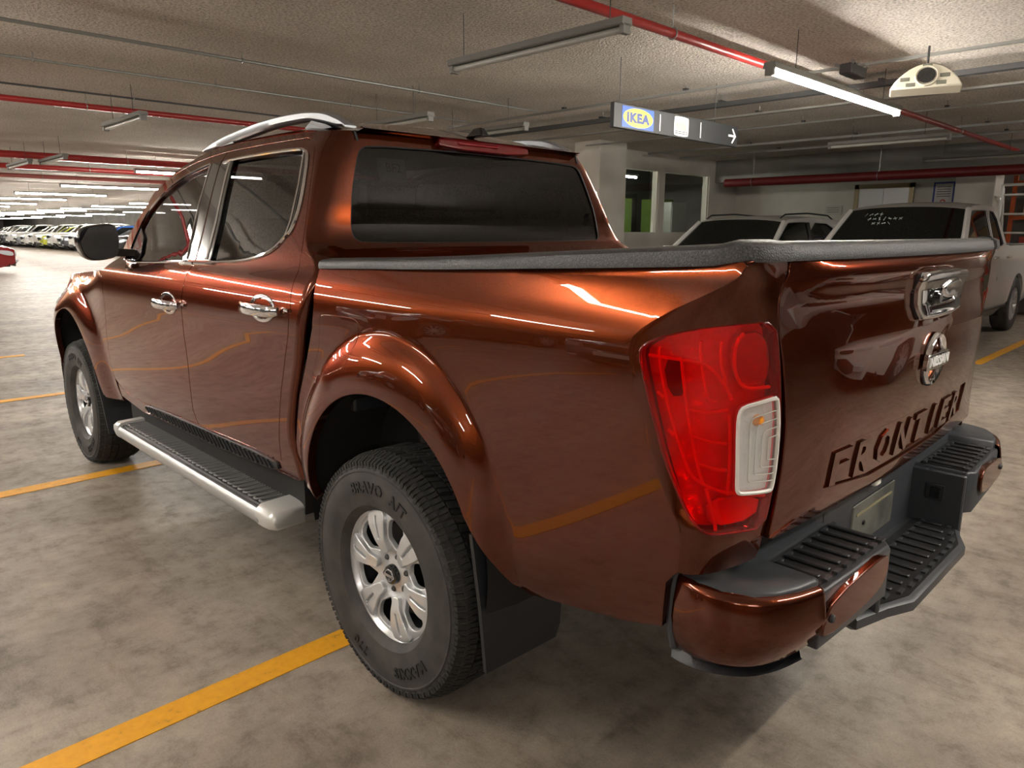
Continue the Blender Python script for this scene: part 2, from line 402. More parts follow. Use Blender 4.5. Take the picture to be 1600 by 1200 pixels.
panel('fuel_door_seat', bedS, [(fc[0]+(u-fc[0])*1.12, fc[1]+(v-fc[1])*1.12) for u, v in fuel], INNER, truck, -1, step=.04, th=0, off=-.012)
def mirS(S): return lambda u, v: S(u, v)*np.array([-1.,1.,1.])
panel('bed_side', mirS(bedS), bed_out, PAINT, truck, 1, step=.05, th=.03)
# ---- bed rear corners with the tail lamps
lamp_out = [(.078,1.175),(.105,1.187),(.245,1.210),(.475,1.225),(.72,1.231),(.972,1.234),(.976,1.166),(.978,1.088),(.976,.984),(.974,.891),(.970,.824),(.683,.832),(.40,.836),(.30,.842),(.22,.860),(.170,.894),(.122,.969),(.105,1.052),(.090,1.124)]
lamp_out = smooth_poly(lamp_out, 1)
lc = np.mean(lamp_out, axis=0); lamp_hole = [(lc[0]+(u-lc[0])*1.015, lc[1]+(v-lc[1])*1.018) for u, v in lamp_out]
corn_out = [(0.,z) for z in zr(.752,1.345,24)]+[(.25,1.347),(.5,1.348),(.75,1.349),(.996,1.349)]+[(.996,z) for z in zr(1.33,.775,20)]+[(.98,.757),(.6,.752),(.3,.750)]
panel('bed_corner', cornS, corn_out, PAINT, truck, 1, [lamp_hole], step=.022, th=.02, su=.27, mirror=True, bstep=.014, bare=lambda u, v: u < .001)
def lamp(side):
    S = cornS if side < 0 else mirS(cornS); fl = 1 if side < 0 else -1
    wh = smooth_poly([(.655,.914),(.66,.95),(.672,1.04),(.69,1.068),(.72,1.078),(.85,1.086),(.945,1.092),(.958,1.088),(.962,1.05),(.962,.997),(.958,.92),(.955,.902),(.94,.898),(.80,.901),(.69,.904),(.67,.906)], 1)
    t = panel('tail_lamp', S, lamp_out, REDLENS, truck, fl, [wh] if side < 0 else [], step=.02, th=.03, off=.004, su=.27, rnd=.005, bstep=.012); t['label'] = 'red tail lamp lens'
    sh = lambda k, dz=0: [(lc[0]+(u-lc[0])*k, lc[1]+(v-lc[1])*k+dz) for u, v in lamp_out]
    panel('lamp_housing', S, sh(.99), REDPLATE, t, fl, step=.03, th=0, off=-.035, su=.27)
    if side > 0: return
    # reversing lamp window
    panel('reversing_lens', S, wh, CLEARLENS, t, 1, step=.02, th=.012, off=.0055, su=.27, bstep=.01)
    wc = np.mean(wh, axis=0)
    panel('reversing_reflector', S, wh, mat('reversing_white',(226,224,218),.3,0.,bump=(60,.6,.004)), t, 1, step=.02, th=0, off=-.006, su=.27)
    for k, m_ in ((.97,ALU),):
        sc = [(wc[0]+(u-wc[0])*k, wc[1]+(v-wc[1])*k) for u, v in wh]
        surf_tube(S, sc, .004, 6, .0055, 1, True).build('lens_rim', mat('frosted_rim',(215,212,205),.4), t)
    for i, k in enumerate((.82,.64,.46,.28)):
        sc = [(.955-(.955-u)*k*.86, wc[1]+(v-wc[1])*(k*.9)) for u, v in wh]
        surf_tube(S, sc, .0013, 5, .0058, 1, True).build('lens_rib', mat('frosted_rib',(190,188,182),.3), t)
    MB().lathe([(0,-.02),(.009,-.018),(.012,-.006),(.009,.004),(0,.008)], 'y', (-.752,-1.068,1.045), 14).build('bulb', AMBER, t)
    # dividers inside the lens, their bright highlights put into a pale pink colour
    lines = [[(.20,1.185),(.205,1.158),(.215,1.092),(.256,1.008),(.295,.953),(.34,.938),(.46,.92),(.62,.908),(.93,.890)],
             [(.13,1.168),(.25,1.166),(.40,1.163),(.52,1.156),(.62,1.12),(.66,1.09)],
             [(.74,1.216),(.70,1.200),(.685,1.165),(.70,1.13),(.755,1.108),(.92,1.110)],
             [(.345,1.17),(.352,1.09),(.36,1.03),(.375,.97),(.40,.93)], [(.36,1.07),(.50,1.064),(.63,1.07)], [(.36,1.02),(.50,1.008),(.61,1.005)],
             [(.38,.968),(.50,.957),(.60,.953)], [(.46,1.20),(.475,1.16),(.50,1.09),(.56,1.085)], [(.60,1.20),(.60,1.16),(.63,1.12)],
             [(.60,.905),(.63,.96),(.64,1.06)], [(.42,.92),(.45,.88),(.46,.84)], [(.16,1.10),(.20,1.09)], [(.19,1.03),(.23,1.02)]]
    for l in lines: surf_tube(S, smooth_poly(l, 2, False), .0036, 6, -.003, 1).build('lens_divider', mat('divider_highlight_pink',(255,150,125),.2,.15), t)
    panel('dark_reflector', S, smooth_poly([(.215,1.158),(.34,1.162),(.345,1.095),(.235,1.092)],1), mat('deep_red',(90,8,8),.2,.5), t, 1, step=.02, th=.01, off=-.02, su=.27)
    panel('brake_reflector', S, smooth_poly([(.70,1.205),(.95,1.215),(.955,1.11),(.76,1.108),(.69,1.15)],2), mat('pale_red_reflector',(235,120,115),.2,.8,bump=(45,.5,.004)), t, 1, step=.02, th=.01, off=-.016, su=.27)
    panel('fog_reflector', S, smooth_poly([(.46,.895),(.95,.885),(.955,.838),(.47,.845)],1), mat('bright_red_reflector',(255,40,22),.3,.2,bump=(50,.4,.004)), t, 1, step=.02, th=.01, off=-.018, su=.27)
lamp(-1); lamp(1)
# ---- bed rail caps (black, grained)
def rail_cap(sg):
    zb = H([(a, b) for a, b in RAILB]+[(-1.1,1.349)])
    path = [(.872,.318)]+[(.870,y) for y in (.2,.05,-.1,-.3,-.5,-.7,-.85)]+[(.866,-.95),(.860,-1.02),(.850,-1.062),(.828,-1.092),(.79,-1.104),(.735,-1.108)]
    rings = []
    for i, (x, y) in enumerate(path):
        a = np.array(path[max(i-1,0)]); b = np.array(path[min(i+1,len(path)-1)]); t = (b-a)/np.linalg.norm(b-a); n = np.array([t[1], -t[0]])   # towards the inside
        n = n if np.dot(n, np.array([.5,-.4])-np.array([x,y])) > 0 else -n
        z0 = float(zb(y)) if i < 10 else 1.349; h = .024+.010*sm(-.4,-1.0,-abs(y)) if False else .024+.008*float(sm(.0,1.0,-y))
        sec = [(-.004,-.003),(-.006,.006),(-.002,h-.006),(.010,h),(.045,h+.004),(.072,h),(.078,h-.01),(.078,-.05),(.070,-.05),(.06,-.004)]
        rings.append([(sg*(x+n[0]*d), y+n[1]*d, z0+e) for d, e in sec])
    return MB().loft(rings, True, True)
for sg in (-1, 1): rail_cap(sg).build('bed_rail_cap', RAILM, truck, 50)
# ---- bed liner
m = MB(); m.box(-.50,.50,-1.03,.30,.82,.85); m.box(-.74,-.50,-1.0,.30,.99,1.02); m.box(.50,.74,-1.0,.30,.99,1.02); m.box(-.76,-.73,-1.0,.30,1.0,1.31); m.box(.73,.76,-1.0,.30,1.0,1.31); m.box(-.80,.80,.27,.30,.82,1.29)
m.build('bed_liner', BLACKP, truck, bevel=.01)
for i in range(8): MB().box(-.45+i*.122,-.41+i*.122,-1.06,.26,.85,.858).build('liner_rib', BLACKP, truck)
# ---- tailgate
gz = zr(.80,1.344,26)
gate_out = [(-float(XS(z))+.0055, z) for z in gz]+[(x,1.347) for x in zr(-.70,.70,12)]+[(float(XS(z))-.0055, z) for z in reversed(gz)]+[(x,.795) for x in zr(.70,-.70,12)]
band = smooth_poly([(-.52,.828),(-.52,.945),(-.50,.952),(.48,.952),(.50,.945),(.50,.828)], 1)
gate = panel('tailgate', gateS, gate_out, PAINT, truck, 1, [band], step=.028, th=.045, bstep=.02)
panel('name_band', gateS, band, PAINT, gate, 1, step=.028, th=0, off=-.006)
def on_gate(x, z, off): 
    e = 1e-3; p = gateS(np.array(x,float), np.array(z,float)); 
    return p+np.array([0,-off,0])
for i, ch in enumerate('FRONTIER'):
    V, F = text_verts(ch, .118, .0035, .0025)
    V = V-np.array([(V[:,0].max()+V[:,0].min())/2, (V[:,1].max()+V[:,1].min())/2, 0]); wid = V[:,0].max()-V[:,0].min(); hh = V[:,1].max()-V[:,1].min()
    cx = -.445+i*.124; sx = (.088/wid if ch != 'I' else .022/wid); sz = .086/hh
    P = [tuple(on_gate(cx+v[0]*sx, .890+v[1]*sz, v[2]-.0045)) for v in V]
    MB().add(P, F).build('letter', PAINT, gate, 30)
# gate cap
rings = []
for x in zr(-.727,.727,24):
    y = float(gateS(np.array(x), np.array(1.347))[1]); rings.append([(x,y-.004,1.346),(x,y-.006,1.354),(x,y,1.372),(x,y+.012,1.380),(x,y+.045,1.382),(x,y+.058,1.376),(x,y+.06,1.33),(x,y+.05,1.33),(x,y+.045,1.346)])
MB().loft(rings).build('gate_cap', RAILM, gate, 50)
m = MB(); m.box(-.70,.70,-1.075,-1.045,.80,1.34); m.build('gate_inner_panel', BLACKP, gate, bevel=.008)
# gate handle
hb = smooth_poly([(-.140,1.200),(-.150,1.210),(-.164,1.290),(-.155,1.302),(.155,1.302),(.170,1.290),(.152,1.225),(.125,1.203)], 1)
hr = smooth_poly([(-.098,1.218),(-.104,1.225),(-.112,1.268),(-.104,1.276),(.106,1.276),(.112,1.268),(.098,1.225),(.088,1.218)], 1)
hnd = panel('gate_handle', gateS, hb, CHROME, truck, 1, [hr], step=.02, th=.035, off=.022, rnd=.01, bstep=.008); hnd['label'] = 'chrome tailgate handle'
panel('handle_recess', gateS, hr, GLOSSB, hnd, 1, step=.02, th=0, off=-.006)
panel('handle_lever', gateS, smooth_poly([(-.02,1.246),(-.02,1.288),(.115,1.288),(.108,1.246)], 2), CHROME, hnd, 1, step=.02, th=.015, off=.03, rnd=.008, bstep=.008)
p = on_gate(-.075, 1.245, .012); MB().lathe([(0,-.024),(.012,-.024),(.017,-.019),(.019,.0)], 'y', tuple(p), 20).build('rear_camera', GLOSSB, hnd)
panel('handle_gasket', gateS, [(-.004+(u+.004)*1.05, 1.251+(v-1.251)*1.08) for u, v in hb], BLACKP, hnd, 1, step=.03, th=.012, off=.007)
# emblem: ring, bar, name
em = MB(); cx0, cz0 = -.012, 1.086; r3 = []
for k in range(49):
    a = 2*PI*k/48; ring = []
    for rr, hh in ((.0695,.003),(.0690,.009),(.0640,.014),(.0575,.011),(.055,.003)):
        q = on_gate(cx0+rr*math.cos(a), cz0+rr*math.sin(a), hh); ring.append(tuple(q))
    r3.append(ring)
em.loft(r3, True, False); emb = em.build('emblem', CHROME, truck, 50)
panel('emblem_bar', gateS, [(cx0-.079,cz0-.017),(cx0-.079,cz0+.017),(cx0+.079,cz0+.017),(cx0+.079,cz0-.017)], CHROME, emb, 1, step=.02, th=.012, off=.017, rnd=.003)
V, F = text_verts('NISSAN', .036, .0012, .0006, spacing=1.05)
s_ = .146/(V[:,0].max()-V[:,0].min()); xm = (V[:,0].max()+V[:,0].min())/2; ym = (V[:,1].max()+V[:,1].min())/2
MB().add([tuple(on_gate(cx0+(v[0]-xm)*s_, cz0+(v[1]-ym)*.95, .0185+v[2])) for v in V], F).build('emblem_lettering', mat('emblem_white',(240,240,238),.3,.3), emb, 30)

# ---- cab
YCC = lambda z: float(YR(z)+RCN(z))
cab_rear_edge = [(YCC(z), z) for z in zr(.545,1.735,44)]
rd_rear = [(.626,.596),(.612,.68),(.578,.794),(.554,.866),(.5,.984),(.455,1.07),(.438,1.158),(.450,1.235),(.478,1.317),(.528,1.46),(.585,1.61),(.618,1.673),(.657,1.700),(.722,1.716)]
split = [(1.372,.584),(1.400,.64),(1.385,.733),(1.373,.845),(1.372,.98),(1.355,1.063),(1.340,1.141),(1.320,1.219),(1.306,1.273),(1.323,1.371),(1.356,1.526),(1.381,1.652),(1.386,1.716)]
fd_front = [(2.29,1.571),(2.44,1.44),(2.53,1.34),(2.545,1.262),(2.459,1.201),(2.392,1.160),(2.40,1.042),(2.462,.869),(2.482,.70),(2.46,.625),(2.38,.585),(2.24,.562),(2.03,.556)]
ftop = [(1.386,1.716),(1.55,1.707),(1.759,1.687),(2.0,1.648),(2.15,1.61)]
g_ = .004
rear_door = rd_rear+[(1.015,1.719),(1.353,1.716)]+[(y-g_, z) for y, z in reversed(split)]+[(1.2,.590),(.951,.596)]
front_door = [(y+g_, z) for y, z in split]+ftop[1:]+fd_front+[(1.72,.573)]
rd_hole = [(1.283,1.282),(1.300,1.38),(1.333,1.53),(1.352,1.670),(1.30,1.678),(1.07,1.682),(.72,1.680),(.665,1.668),(.636,1.635),(.594,1.525),(.582,1.451),(.594,1.394),(.623,1.377),(.649,1.349),(.704,1.322),(.787,1.302),(.904,1.287),(1.089,1.277)]
fd_hole = [(2.30,1.250),(2.36,1.262),(2.385,1.33),(2.277,1.475),(2.059,1.563),(1.816,1.627),(1.471,1.670),(1.415,1.672),(1.388,1.53),(1.352,1.38),(1.334,1.276),(1.731,1.262),(2.1,1.252)]
doors = {}
for sg in (-1, 1):
    S = doorS if sg < 0 else mirS(doorS); fl = -1 if sg < 0 else 1; st = .026 if sg < 0 else .05
    rdoor = panel('rear_door', S, [(y+.003 if i < 14 else y, z) for i, (y, z) in enumerate(rear_door)], PAINT, truck, fl, [rd_hole], step=st, th=.02, bstep=st*.7)
    fdoor = panel('front_door', S, front_door, PAINT, truck, fl, [fd_hole], step=st, th=.02, bstep=st*.7)
    panel('door_window', S, rd_hole, TINT, rdoor, fl, step=.06, th=0, off=-.010)
    panel('door_window', S, fd_hole, TINT, fdoor, fl, step=.06, th=0, off=-.010)
    # black pillar covers
    panel('pillar_cover', S, [(1.165,1.283),(1.196,1.434),(1.243,1.611),(1.262,1.672),(1.375,1.684),(1.374,1.652),(1.349,1.526),(1.316,1.371),(1.298,1.278)], GLOSSB, rdoor, fl, step=.04, th=.008, off=.0015)
    panel('pillar_cover', S, [(1.314,1.278),(1.330,1.371),(1.363,1.526),(1.388,1.652),(1.390,1.682),(1.487,1.670),(1.463,1.503),(1.398,1.280)], GLOSSB, fdoor, fl, step=.04, th=.008, off=.0015)
    panel('quarter_cover', S, [(.690,1.672),(.642,1.548),(.622,1.43),(.628,1.381),(.600,1.398),(.588,1.451),(.600,1.525),(.642,1.637),(.668,1.664)], GLOSSB, rdoor, fl, step=.04, th=.006, off=-.004)
    panel('mirror_sail', S, [(2.30,1.252),(2.36,1.264),(2.385,1.33),(2.33,1.41),(2.19,1.36),(2.10,1.256)], GLOSSB, fdoor, fl, step=.04, th=.008, off=.001)
    # chrome window trim
    up = [q for q in rd_hole[3:]]
    surf_tube(doorS, smooth_poly(up+[(1.165,1.277)], 2, False), .0062, 6, .002, -1, mir=sg > 0).build('chrome_trim', CHROME, rdoor)
    surf_tube(doorS, smooth_poly([(1.40,1.272)]+[(1.731,1.256),(2.1,1.246),(2.30,1.244),(2.365,1.257),(2.392,1.33),(2.285,1.478),(2.062,1.568),(1.818,1.632),(1.49,1.674)], 2, False), .0058, 6, .002, -1, mir=sg > 0).build('chrome_trim', CHROME, fdoor)
    surf_tube(doorS, [(1.12,1.270),(1.2,1.268),(1.299,1.266)], .0075, 6, .003, -1, mir=sg > 0).build('chrome_trim', CHROME, rdoor)
    surf_tube(doorS, [(1.314,1.266),(1.36,1.264),(1.45,1.262)], .0075, 6, .003, -1, mir=sg > 0).build('chrome_trim', CHROME, fdoor)
    surf_tube(doorS, [(1.20,1.285),(1.228,1.43),(1.275,1.61),(1.29,1.672)], .004, 5, .003, -1, mir=sg > 0).build('window_seal', CHROME, rdoor)
    surf_tube(doorS, [(1.398,1.28),(1.463,1.503),(1.487,1.670)], .004, 5, .003, -1, mir=sg > 0).build('window_seal', CHROME, fdoor)
    surf_tube(doorS, [(.682,1.664),(.638,1.548),(.618,1.43),(.624,1.381)], .004, 5, .003, -1, mir=sg > 0).build('window_seal', CHROME, rdoor)
    for door, hy, hz, hs in ((rdoor,.632,1.140,1.),(fdoor,1.497,1.095,1.)):
        # bowl behind the grip, grip, key cap
        bowl = smooth_poly([(hy+.088*math.cos(a), hz+.044*math.sin(a)) for a in [k*PI/10 for k in range(20)]], 1)
        handle = panel('door_handle', S, bowl, CHROME, door, fl, [[(hy+(u-hy)*.86, hz+(v-hz)*.84) for u, v in bowl]], step=.012, th=.01, off=.004, rnd=.004, bstep=.008); handle['label'] = 'chrome door handle'
        def dish(u, v, hy=hy, hz=hz): 
            q = np.clip(1-((u-hy)/.08)**2-((v-hz)/.039)**2, 0, 1)**.5
            return np.stack([-(cab_w(u, v)-.022*q), u+0*v, v+0*u], -1)
        panel('handle_bowl', dish if sg < 0 else mirS(dish), [(hy+(u-hy)*.9, hz+(v-hz)*.9) for u, v in bowl], CHROME, door, fl, step=.010, th=0, off=.002, bstep=.008)
        pts = [(hy+.125,hz-.004,.008),(hy+.105,hz-.002,.028),(hy+.05,hz,.042),(hy,hz,.045),(hy-.05,hz,.042),(hy-.105,hz-.001,.030),(hy-.128,hz-.002,.010)]
        rings = []
        for yy, zz, d in pts:
            x = float(cab_w(np.array(yy), np.array(zz)))+d; k = .020 if .01 < d-.002 else .014
            rings.append([(sg*(x+.008*math.cos(a)), yy, zz+k*math.sin(a)) for a in [j*PI/5 for j in range(10)]])
        MB().loft(rings).build('handle_grip', CHROME, door, 60)
        surf_tube(doorS, [(hy-.165,hz+.006),(hy-.19,hz+.006)], .006, 8, .003, -1, mir=sg > 0).build('key_cap', CHROME, door)
    # cab side: quarter, roof edge, windscreen pillar, sill
    top = [(.9,1.757),(1.2,1.757),(1.569,1.750),(1.748,1.722),(1.981,1.670),(2.223,1.585),(2.453,1.478),(2.62,1.372),(2.67,1.262)]
    inner = [(2.553,1.262),(2.537,1.34),(2.446,1.445),(2.295,1.577),(2.15,1.616),(2.0,1.654),(1.759,1.693),(1.55,1.713),(1.386,1.722),(1.015,1.725),(.722,1.722)]+[(y-.003, z) for y, z in reversed(rd_rear[:13])]
    sill = [(.951,.590),(1.36,.578),(1.72,.567),(2.03,.550),(2.24,.556),(2.38,.579),(2.43,.60),(2.44,.53),(2.162,.492),(1.505,.508),(1.131,.516),(.694,.540),(.56,.540)]
    panel('cab_side', S, cab_rear_edge+[(.72,1.748)]+top+inner+sill, PAINT, truck, fl, step=st, th=.02, bstep=st*.7, bare=lambda u, v: abs(u-YCC(v)) < .004)
    # body shell behind the door gaps
    panel('door_frame', S, [(.47,.53),(.42,.9),(.40,1.15),(.45,1.35),(.56,1.60),(.63,1.735),(1.5,1.73),(2.0,1.67),(2.45,1.46),(2.6,1.27),(2.48,1.1),(2.53,.75),(2.45,.52),(1.5,.50)], INNER, truck, fl,
          [[(lambda c: (c[0]+(u-c[0])*.965, c[1]+(v-c[1])*.93))(np.mean(h, axis=0)) for u, v in h] for h in (rd_hole, fd_hole)], step=.09, th=0, off=-.024)
    # ribbed sill tread
    pad = smooth_poly([(.655,.548),(.66,.588),(1.36,.574),(1.75,.566),(2.05,.549),(2.06,.520),(1.505,.512),(1.131,.520)], 1)
    stp = panel('sill_tread', S, pad, BLACKP, truck, fl, step=.04, th=.01, off=.008)
    for i in range(34):
        y = .70+i*.0395; z0 = np.interp(y,[.65,1.2,2.06],[.553,.524,.522]); z1 = np.interp(y,[.65,1.36,2.06],[.582,.570,.546])
        surf_tube(doorS, [(y,z0),(y+.022,z1)], .0045, 5, .011, -1, mir=sg > 0).build('tread_rib', BLACKP, stp)
    panel('cab_corner', ccornS if sg < 0 else mirS(ccornS), [(0,z) for z in zr(.545,1.735,30)]+[(1,z) for z in zr(1.735,1.30,20)]+[(1,z) for z in zr(1.28,.56,10)], PAINT, truck, 1 if sg < 0 else -1, step=.024, th=.0, su=.2)
# back of the cab
wr = [(-.657,1.441),(-.664,1.395),(-.655,1.368),(-.628,1.358),(-.26,1.356),(.26,1.356),(.628,1.358),(.655,1.368),(.664,1.395),(.664,1.441),(.650,1.519),(.600,1.652),(.578,1.682),(.540,1.692),(.18,1.698),(-.18,1.698),(-.540,1.690),(-.578,1.674),(-.598,1.640),(-.64,1.52)]
wr = smooth_poly(wr, 1)
cb = [(-float(cxr(z)), z) for z in zr(1.20,1.735,24)]; cb = cb+[(-x, z) for x, z in reversed(cb)]
panel('cab_back', rearS, cb, PAINT, truck, 1, [wr], step=.03, th=.018)
back_glass = panel('rear_window', rearS, wr, TINT, truck, 1, step=.05, th=0, off=-.008); back_glass['label'] = 'dark tinted rear window'
surf_tube(rearS, wr, .0035, 6, -.003, 1, True).build('window_gasket', BLACKP, back_glass)
pm = panel('paper_permit', rearS, [(-.505,1.575),(-.505,1.655),(-.385,1.655),(-.385,1.575)], PAPER, back_glass, 1, step=.05, th=0, off=-.016)
V, F = text_verts('BF2', .045, .0004)
MB().add([tuple(rearS(np.array(-.440+v[0]), np.array(1.617+v[1]))+np.array([0,.014,0])) for v in V], F).build('permit_print', INK, back_glass, 0)
surf_tube(rearS, [(.580,1.700),(.583,1.735)], .005, 6, .0, 1).build('cab_seam_trim', BLACKP, truck)
surf_tube(rearS, [(-.580,1.700),(-.583,1.735)], .005, 6, .0, 1).build('cab_seam_trim', BLACKP, truck)
# roof
def roofz(x, y):
    e = H([(.50,1.733),(.655,1.737),(.72,1.749),(.9,1.757),(1.2,1.757),(1.569,1.750),(1.748,1.722),(1.981,1.670)]); wy = H([(.505,.572),(.545,.590),(.60,.628),(.655,.649),(.8,.645),(1.2,.64),(1.981,.63)])
    q = np.clip(1-(np.abs(x)/wy(y))**2.6, 0, 1); return e(y)+.058*q*sm(.48,.75,y)+.006*q, wy(y)
rows = []
for y in [.505,.52,.55,.6,.68,.8,1.0,1.2,1.4,1.57,1.7,1.8,1.9,1.981]:
    row = []
    for k in range(21):
        xx = -1+2*k/20; wy = float(roofz(np.array(0.), np.array(y))[1]); row.append((xx*wy, y, float(roofz(np.array(xx*wy*.999), np.array(y))[0])))
    rows.append(row)
m = MB().loft(rows, False, False); roof = m.build('roof', PAINT, truck, 60)
m = MB(); rows = []
for k in range(21):
    xx = (-1+2*k/20)*.572; a = float(YR(1.735)); rows.append([(xx, a-.006*(1-(xx/.7)**2), 1.734), (xx, .503-.01*(1-(xx/.65)**2), 1.742), (xx, .515, 1.748), (xx,.53,1.745)])
m.loft(rows, False, False).build('roof_lip', PAINT, roof, 60)
bl = panel('brake_lamp', lambda u, v: np.stack([u+0*v, .505+.25*(v-1.70)-.006+0*u, v+0*u], -1), smooth_poly([(-.235,1.708),(-.235,1.742),(.235,1.742),(.235,1.708)], 1), mat('brake_lamp_red',(96,10,14),.12,.0,1.), truck, 1, step=.03, th=.03, rnd=.006); bl['label'] = 'red high-mounted brake lamp'
MB().box(-.15,.06,.499,.51,1.720,1.732,.004).build('brake_lamp_strip', mat('pink_diffuser',(150,50,54),.15,.2,1.), bl)
# windscreen and its cowl
def wsS(x, t): return np.stack([x*(1-.0*t), 2.78-.80*t+.10*(1-(x/.75)**2)*(1-t), 1.20+.475*t+.012*(1-(x/.6)**2)], -1)
panel('windscreen', wsS, [(-.74,0),(-.60,1),(.60,1),(.74,0)], GLASS, truck, 1, step=.08, th=0)
for sg in (-1,1):
    # roof rail
    tp = [(1.79,1.758),(1.634,1.796),(1.45,1.814),(1.282,1.827),(1.06,1.836),(.861,1.830),(.75,1.820),(.683,1.806),(.62,1.782),(.574,1.756)]
    tp = smooth_poly(tp, 2, False); bot = [(.64,1.758),(.70,1.772),(.79,1.790),(.841,1.797),(1.05,1.798),(1.174,1.793),(1.40,1.777),(1.53,1.766),(1.62,1.756)]
    rail = MB(); rings = []
    for i, (y, z) in enumerate(tp):
        zb = np.interp(y, [b[0] for b in bot], [b[1] for b in bot]); zb = min(zb, z-.008); h = z-zb
        rings.append([(sg*(.578+.024*dx), y, z-h*dz) for dx, dz in ((-.5,0),(.5,0),(1,.2),(1,.75),(.6,1),(-.6,1),(-1,.75),(-1,.2))])
    rr = rail.loft(rings).build('roof_rail', SILVER, truck, 45); rr['label'] = 'silver roof rail'
    MB().prism([(.80,1.792),(.70,1.770),(.66,1.755),(.83,1.755),(.85,1.768)], sg*.56, sg*.60).build('rail_foot', BLACKP, rr)
    MB().prism([(1.47,1.772),(1.60,1.760),(1.66,1.750),(1.44,1.750)], sg*.56, sg*.60).build('rail_foot', BLACKP, rr)
m = MB(); m.loft([[(dx*.022,.56+dy*.055,1.765) for dx,dy in ((-1,-1),(1,-1),(1,1),(-1,1))],[(dx*.012,.56+dy*.02-.012,1.80) for dx,dy in ((-1,-1),(1,-1),(1,1),(-1,1))]]).build('roof_antenna', GLOSSB, truck, bevel=.006)
# door mirrors
for sg in (-1,1):
    mo = smooth_poly([(-1.046,1.372),(-1.03,1.402),(-.99,1.418),(-.90,1.430),(-.872,1.418),(-.862,1.372),(-.873,1.285),(-.89,1.262),(-.95,1.250),(-1.00,1.250),(-1.028,1.268),(-1.044,1.32)], 2)
    rings = []
    c_ = np.mean(mo, axis=0)
    for y, k in ((2.235,.93),(2.245,.99),(2.27,1.0),(2.31,.97),(2.36,.85),(2.39,.62),(2.40,.3)):
        rings.append([(sg*-(c_[0]+(u-c_[0])*k), y, c_[1]+(v-c_[1])*k) for u, v in mo])
    rings = [[(-x, y, z) for x, y, z in r] for r in rings] if sg < 0 else rings
    rings = [[(sg*abs(x), y, z) for x, y, z in r] for r in rings]
    dm = MB().loft(rings).build('door_mirror', GLOSSB, truck, 45)
    gl = [(c_[0]+(u-c_[0])*.90, c_[1]+(v-c_[1])*.90) for u, v in mo]; n_ = len(gl)
    MB().loft([[(sg*abs(u), 2.222-.16*(u-c_[0])+.10*(v-c_[1])+d, v) for u, v in gl] for d in (.012,0)]).build('mirror_glass', MIRROR, dm, 0)
    MB().loft([[(sg*.76,2.22,1.262),(sg*.76,2.38,1.262),(sg*.76,2.36,1.30),(sg*.76,2.24,1.30)],[(sg*.90,2.25,1.27),(sg*.90,2.35,1.27),(sg*.90,2.34,1.31),(sg*.90,2.26,1.31)]]).build('mirror_arm', GLOSSB, dm, bevel=.006)
# ---- front wings, bonnet, nose
def nose_x(y): return float(-fenS(np.array(y), np.array(1.0))[0])
fen_out = [(2.397,1.160),(2.405,1.042),(2.467,.869),(2.487,.70),(2.465,.62),(2.45,.53),(2.55,.53),(2.655,.60),(2.69,.62)]
fen_out = [(2.397,1.160),(2.405,1.042),(2.467,.869),(2.487,.70),(2.468,.62),(2.455,.50),(2.56,.49)]+arc(FC, .42, 186, -4, 40)+[(3.62,.50),(3.85,.50),(3.90,.70),(3.88,.98),(3.80,1.06),(3.5,1.115),(3.1,1.15),(2.8,1.172),(2.60,1.180),(2.50,1.190)]
for sg in (-1,1):
    S = fenS if sg < 0 else mirS(fenS); fl = -1 if sg < 0 else 1; st = .03 if sg < 0 else .06
    panel('front_wing', S, fen_out, PAINT, truck, fl, step=st, th=.03, bstep=st*.7, lines=crease(FC, RO_F, 8, 135) if sg < 0 else ())
    hl = panel('headlamp', S, smooth_poly([(3.62,.93),(3.80,.95),(3.86,1.0),(3.80,1.05),(3.55,1.08)], 1), CLEARLENS, truck, fl, step=.04, th=.02, off=.006)
def topx(y):
    z = np.interp(y,[2.5,2.6,2.8,3.1,3.5,3.8,3.9],[1.19,1.18,1.172,1.15,1.115,1.06,1.0]); return float(-fenS(np.array(y), np.array(z))[0])-.004, z
rows = []
for y in zr(2.50,3.86,18):
    x, z = topx(y); rows.append([(x*t, y, z+.055*(1-abs(t)**2.2)*(1-max(0,(y-3.5)/.4)*.4)) for t in zr(-1,1,17)])
MB().loft(rows, False, False).build('bonnet', PAINT, truck, 60)
rows = []
for z in (1.02,.95,.85,.75,.65,.55,.48):
    x = float(-fenS(np.array(3.86), np.array(z))[0]); rows.append([(x*t, 3.86+.13*(1-abs(t)**2.5)+.06*(.75-abs(z-.72)), z) for t in zr(-1,1,15)])
MB().loft(rows, False, False).build('front_bumper', PAINT, truck, 60)
gr = MB(); gr.box(-.42,.42,4.0,4.06,.74,.96,.02); gr = gr.build('grille', GLOSSB, truck)
for k in range(5): MB().box(-.38,.38,4.055,4.068,.77+k*.04,.785+k*.04).build('grille_bar', CHROME, gr)
m = MB(); rows = []
for t in zr(0,1,5): rows.append([(xx, 2.52+.28*(1-abs(xx/.72)**2)*t*.8, 1.19+.02*t) for xx in zr(-.72,.72,9)])
m.loft(rows, False, False).build('cowl', BLACKP, truck)
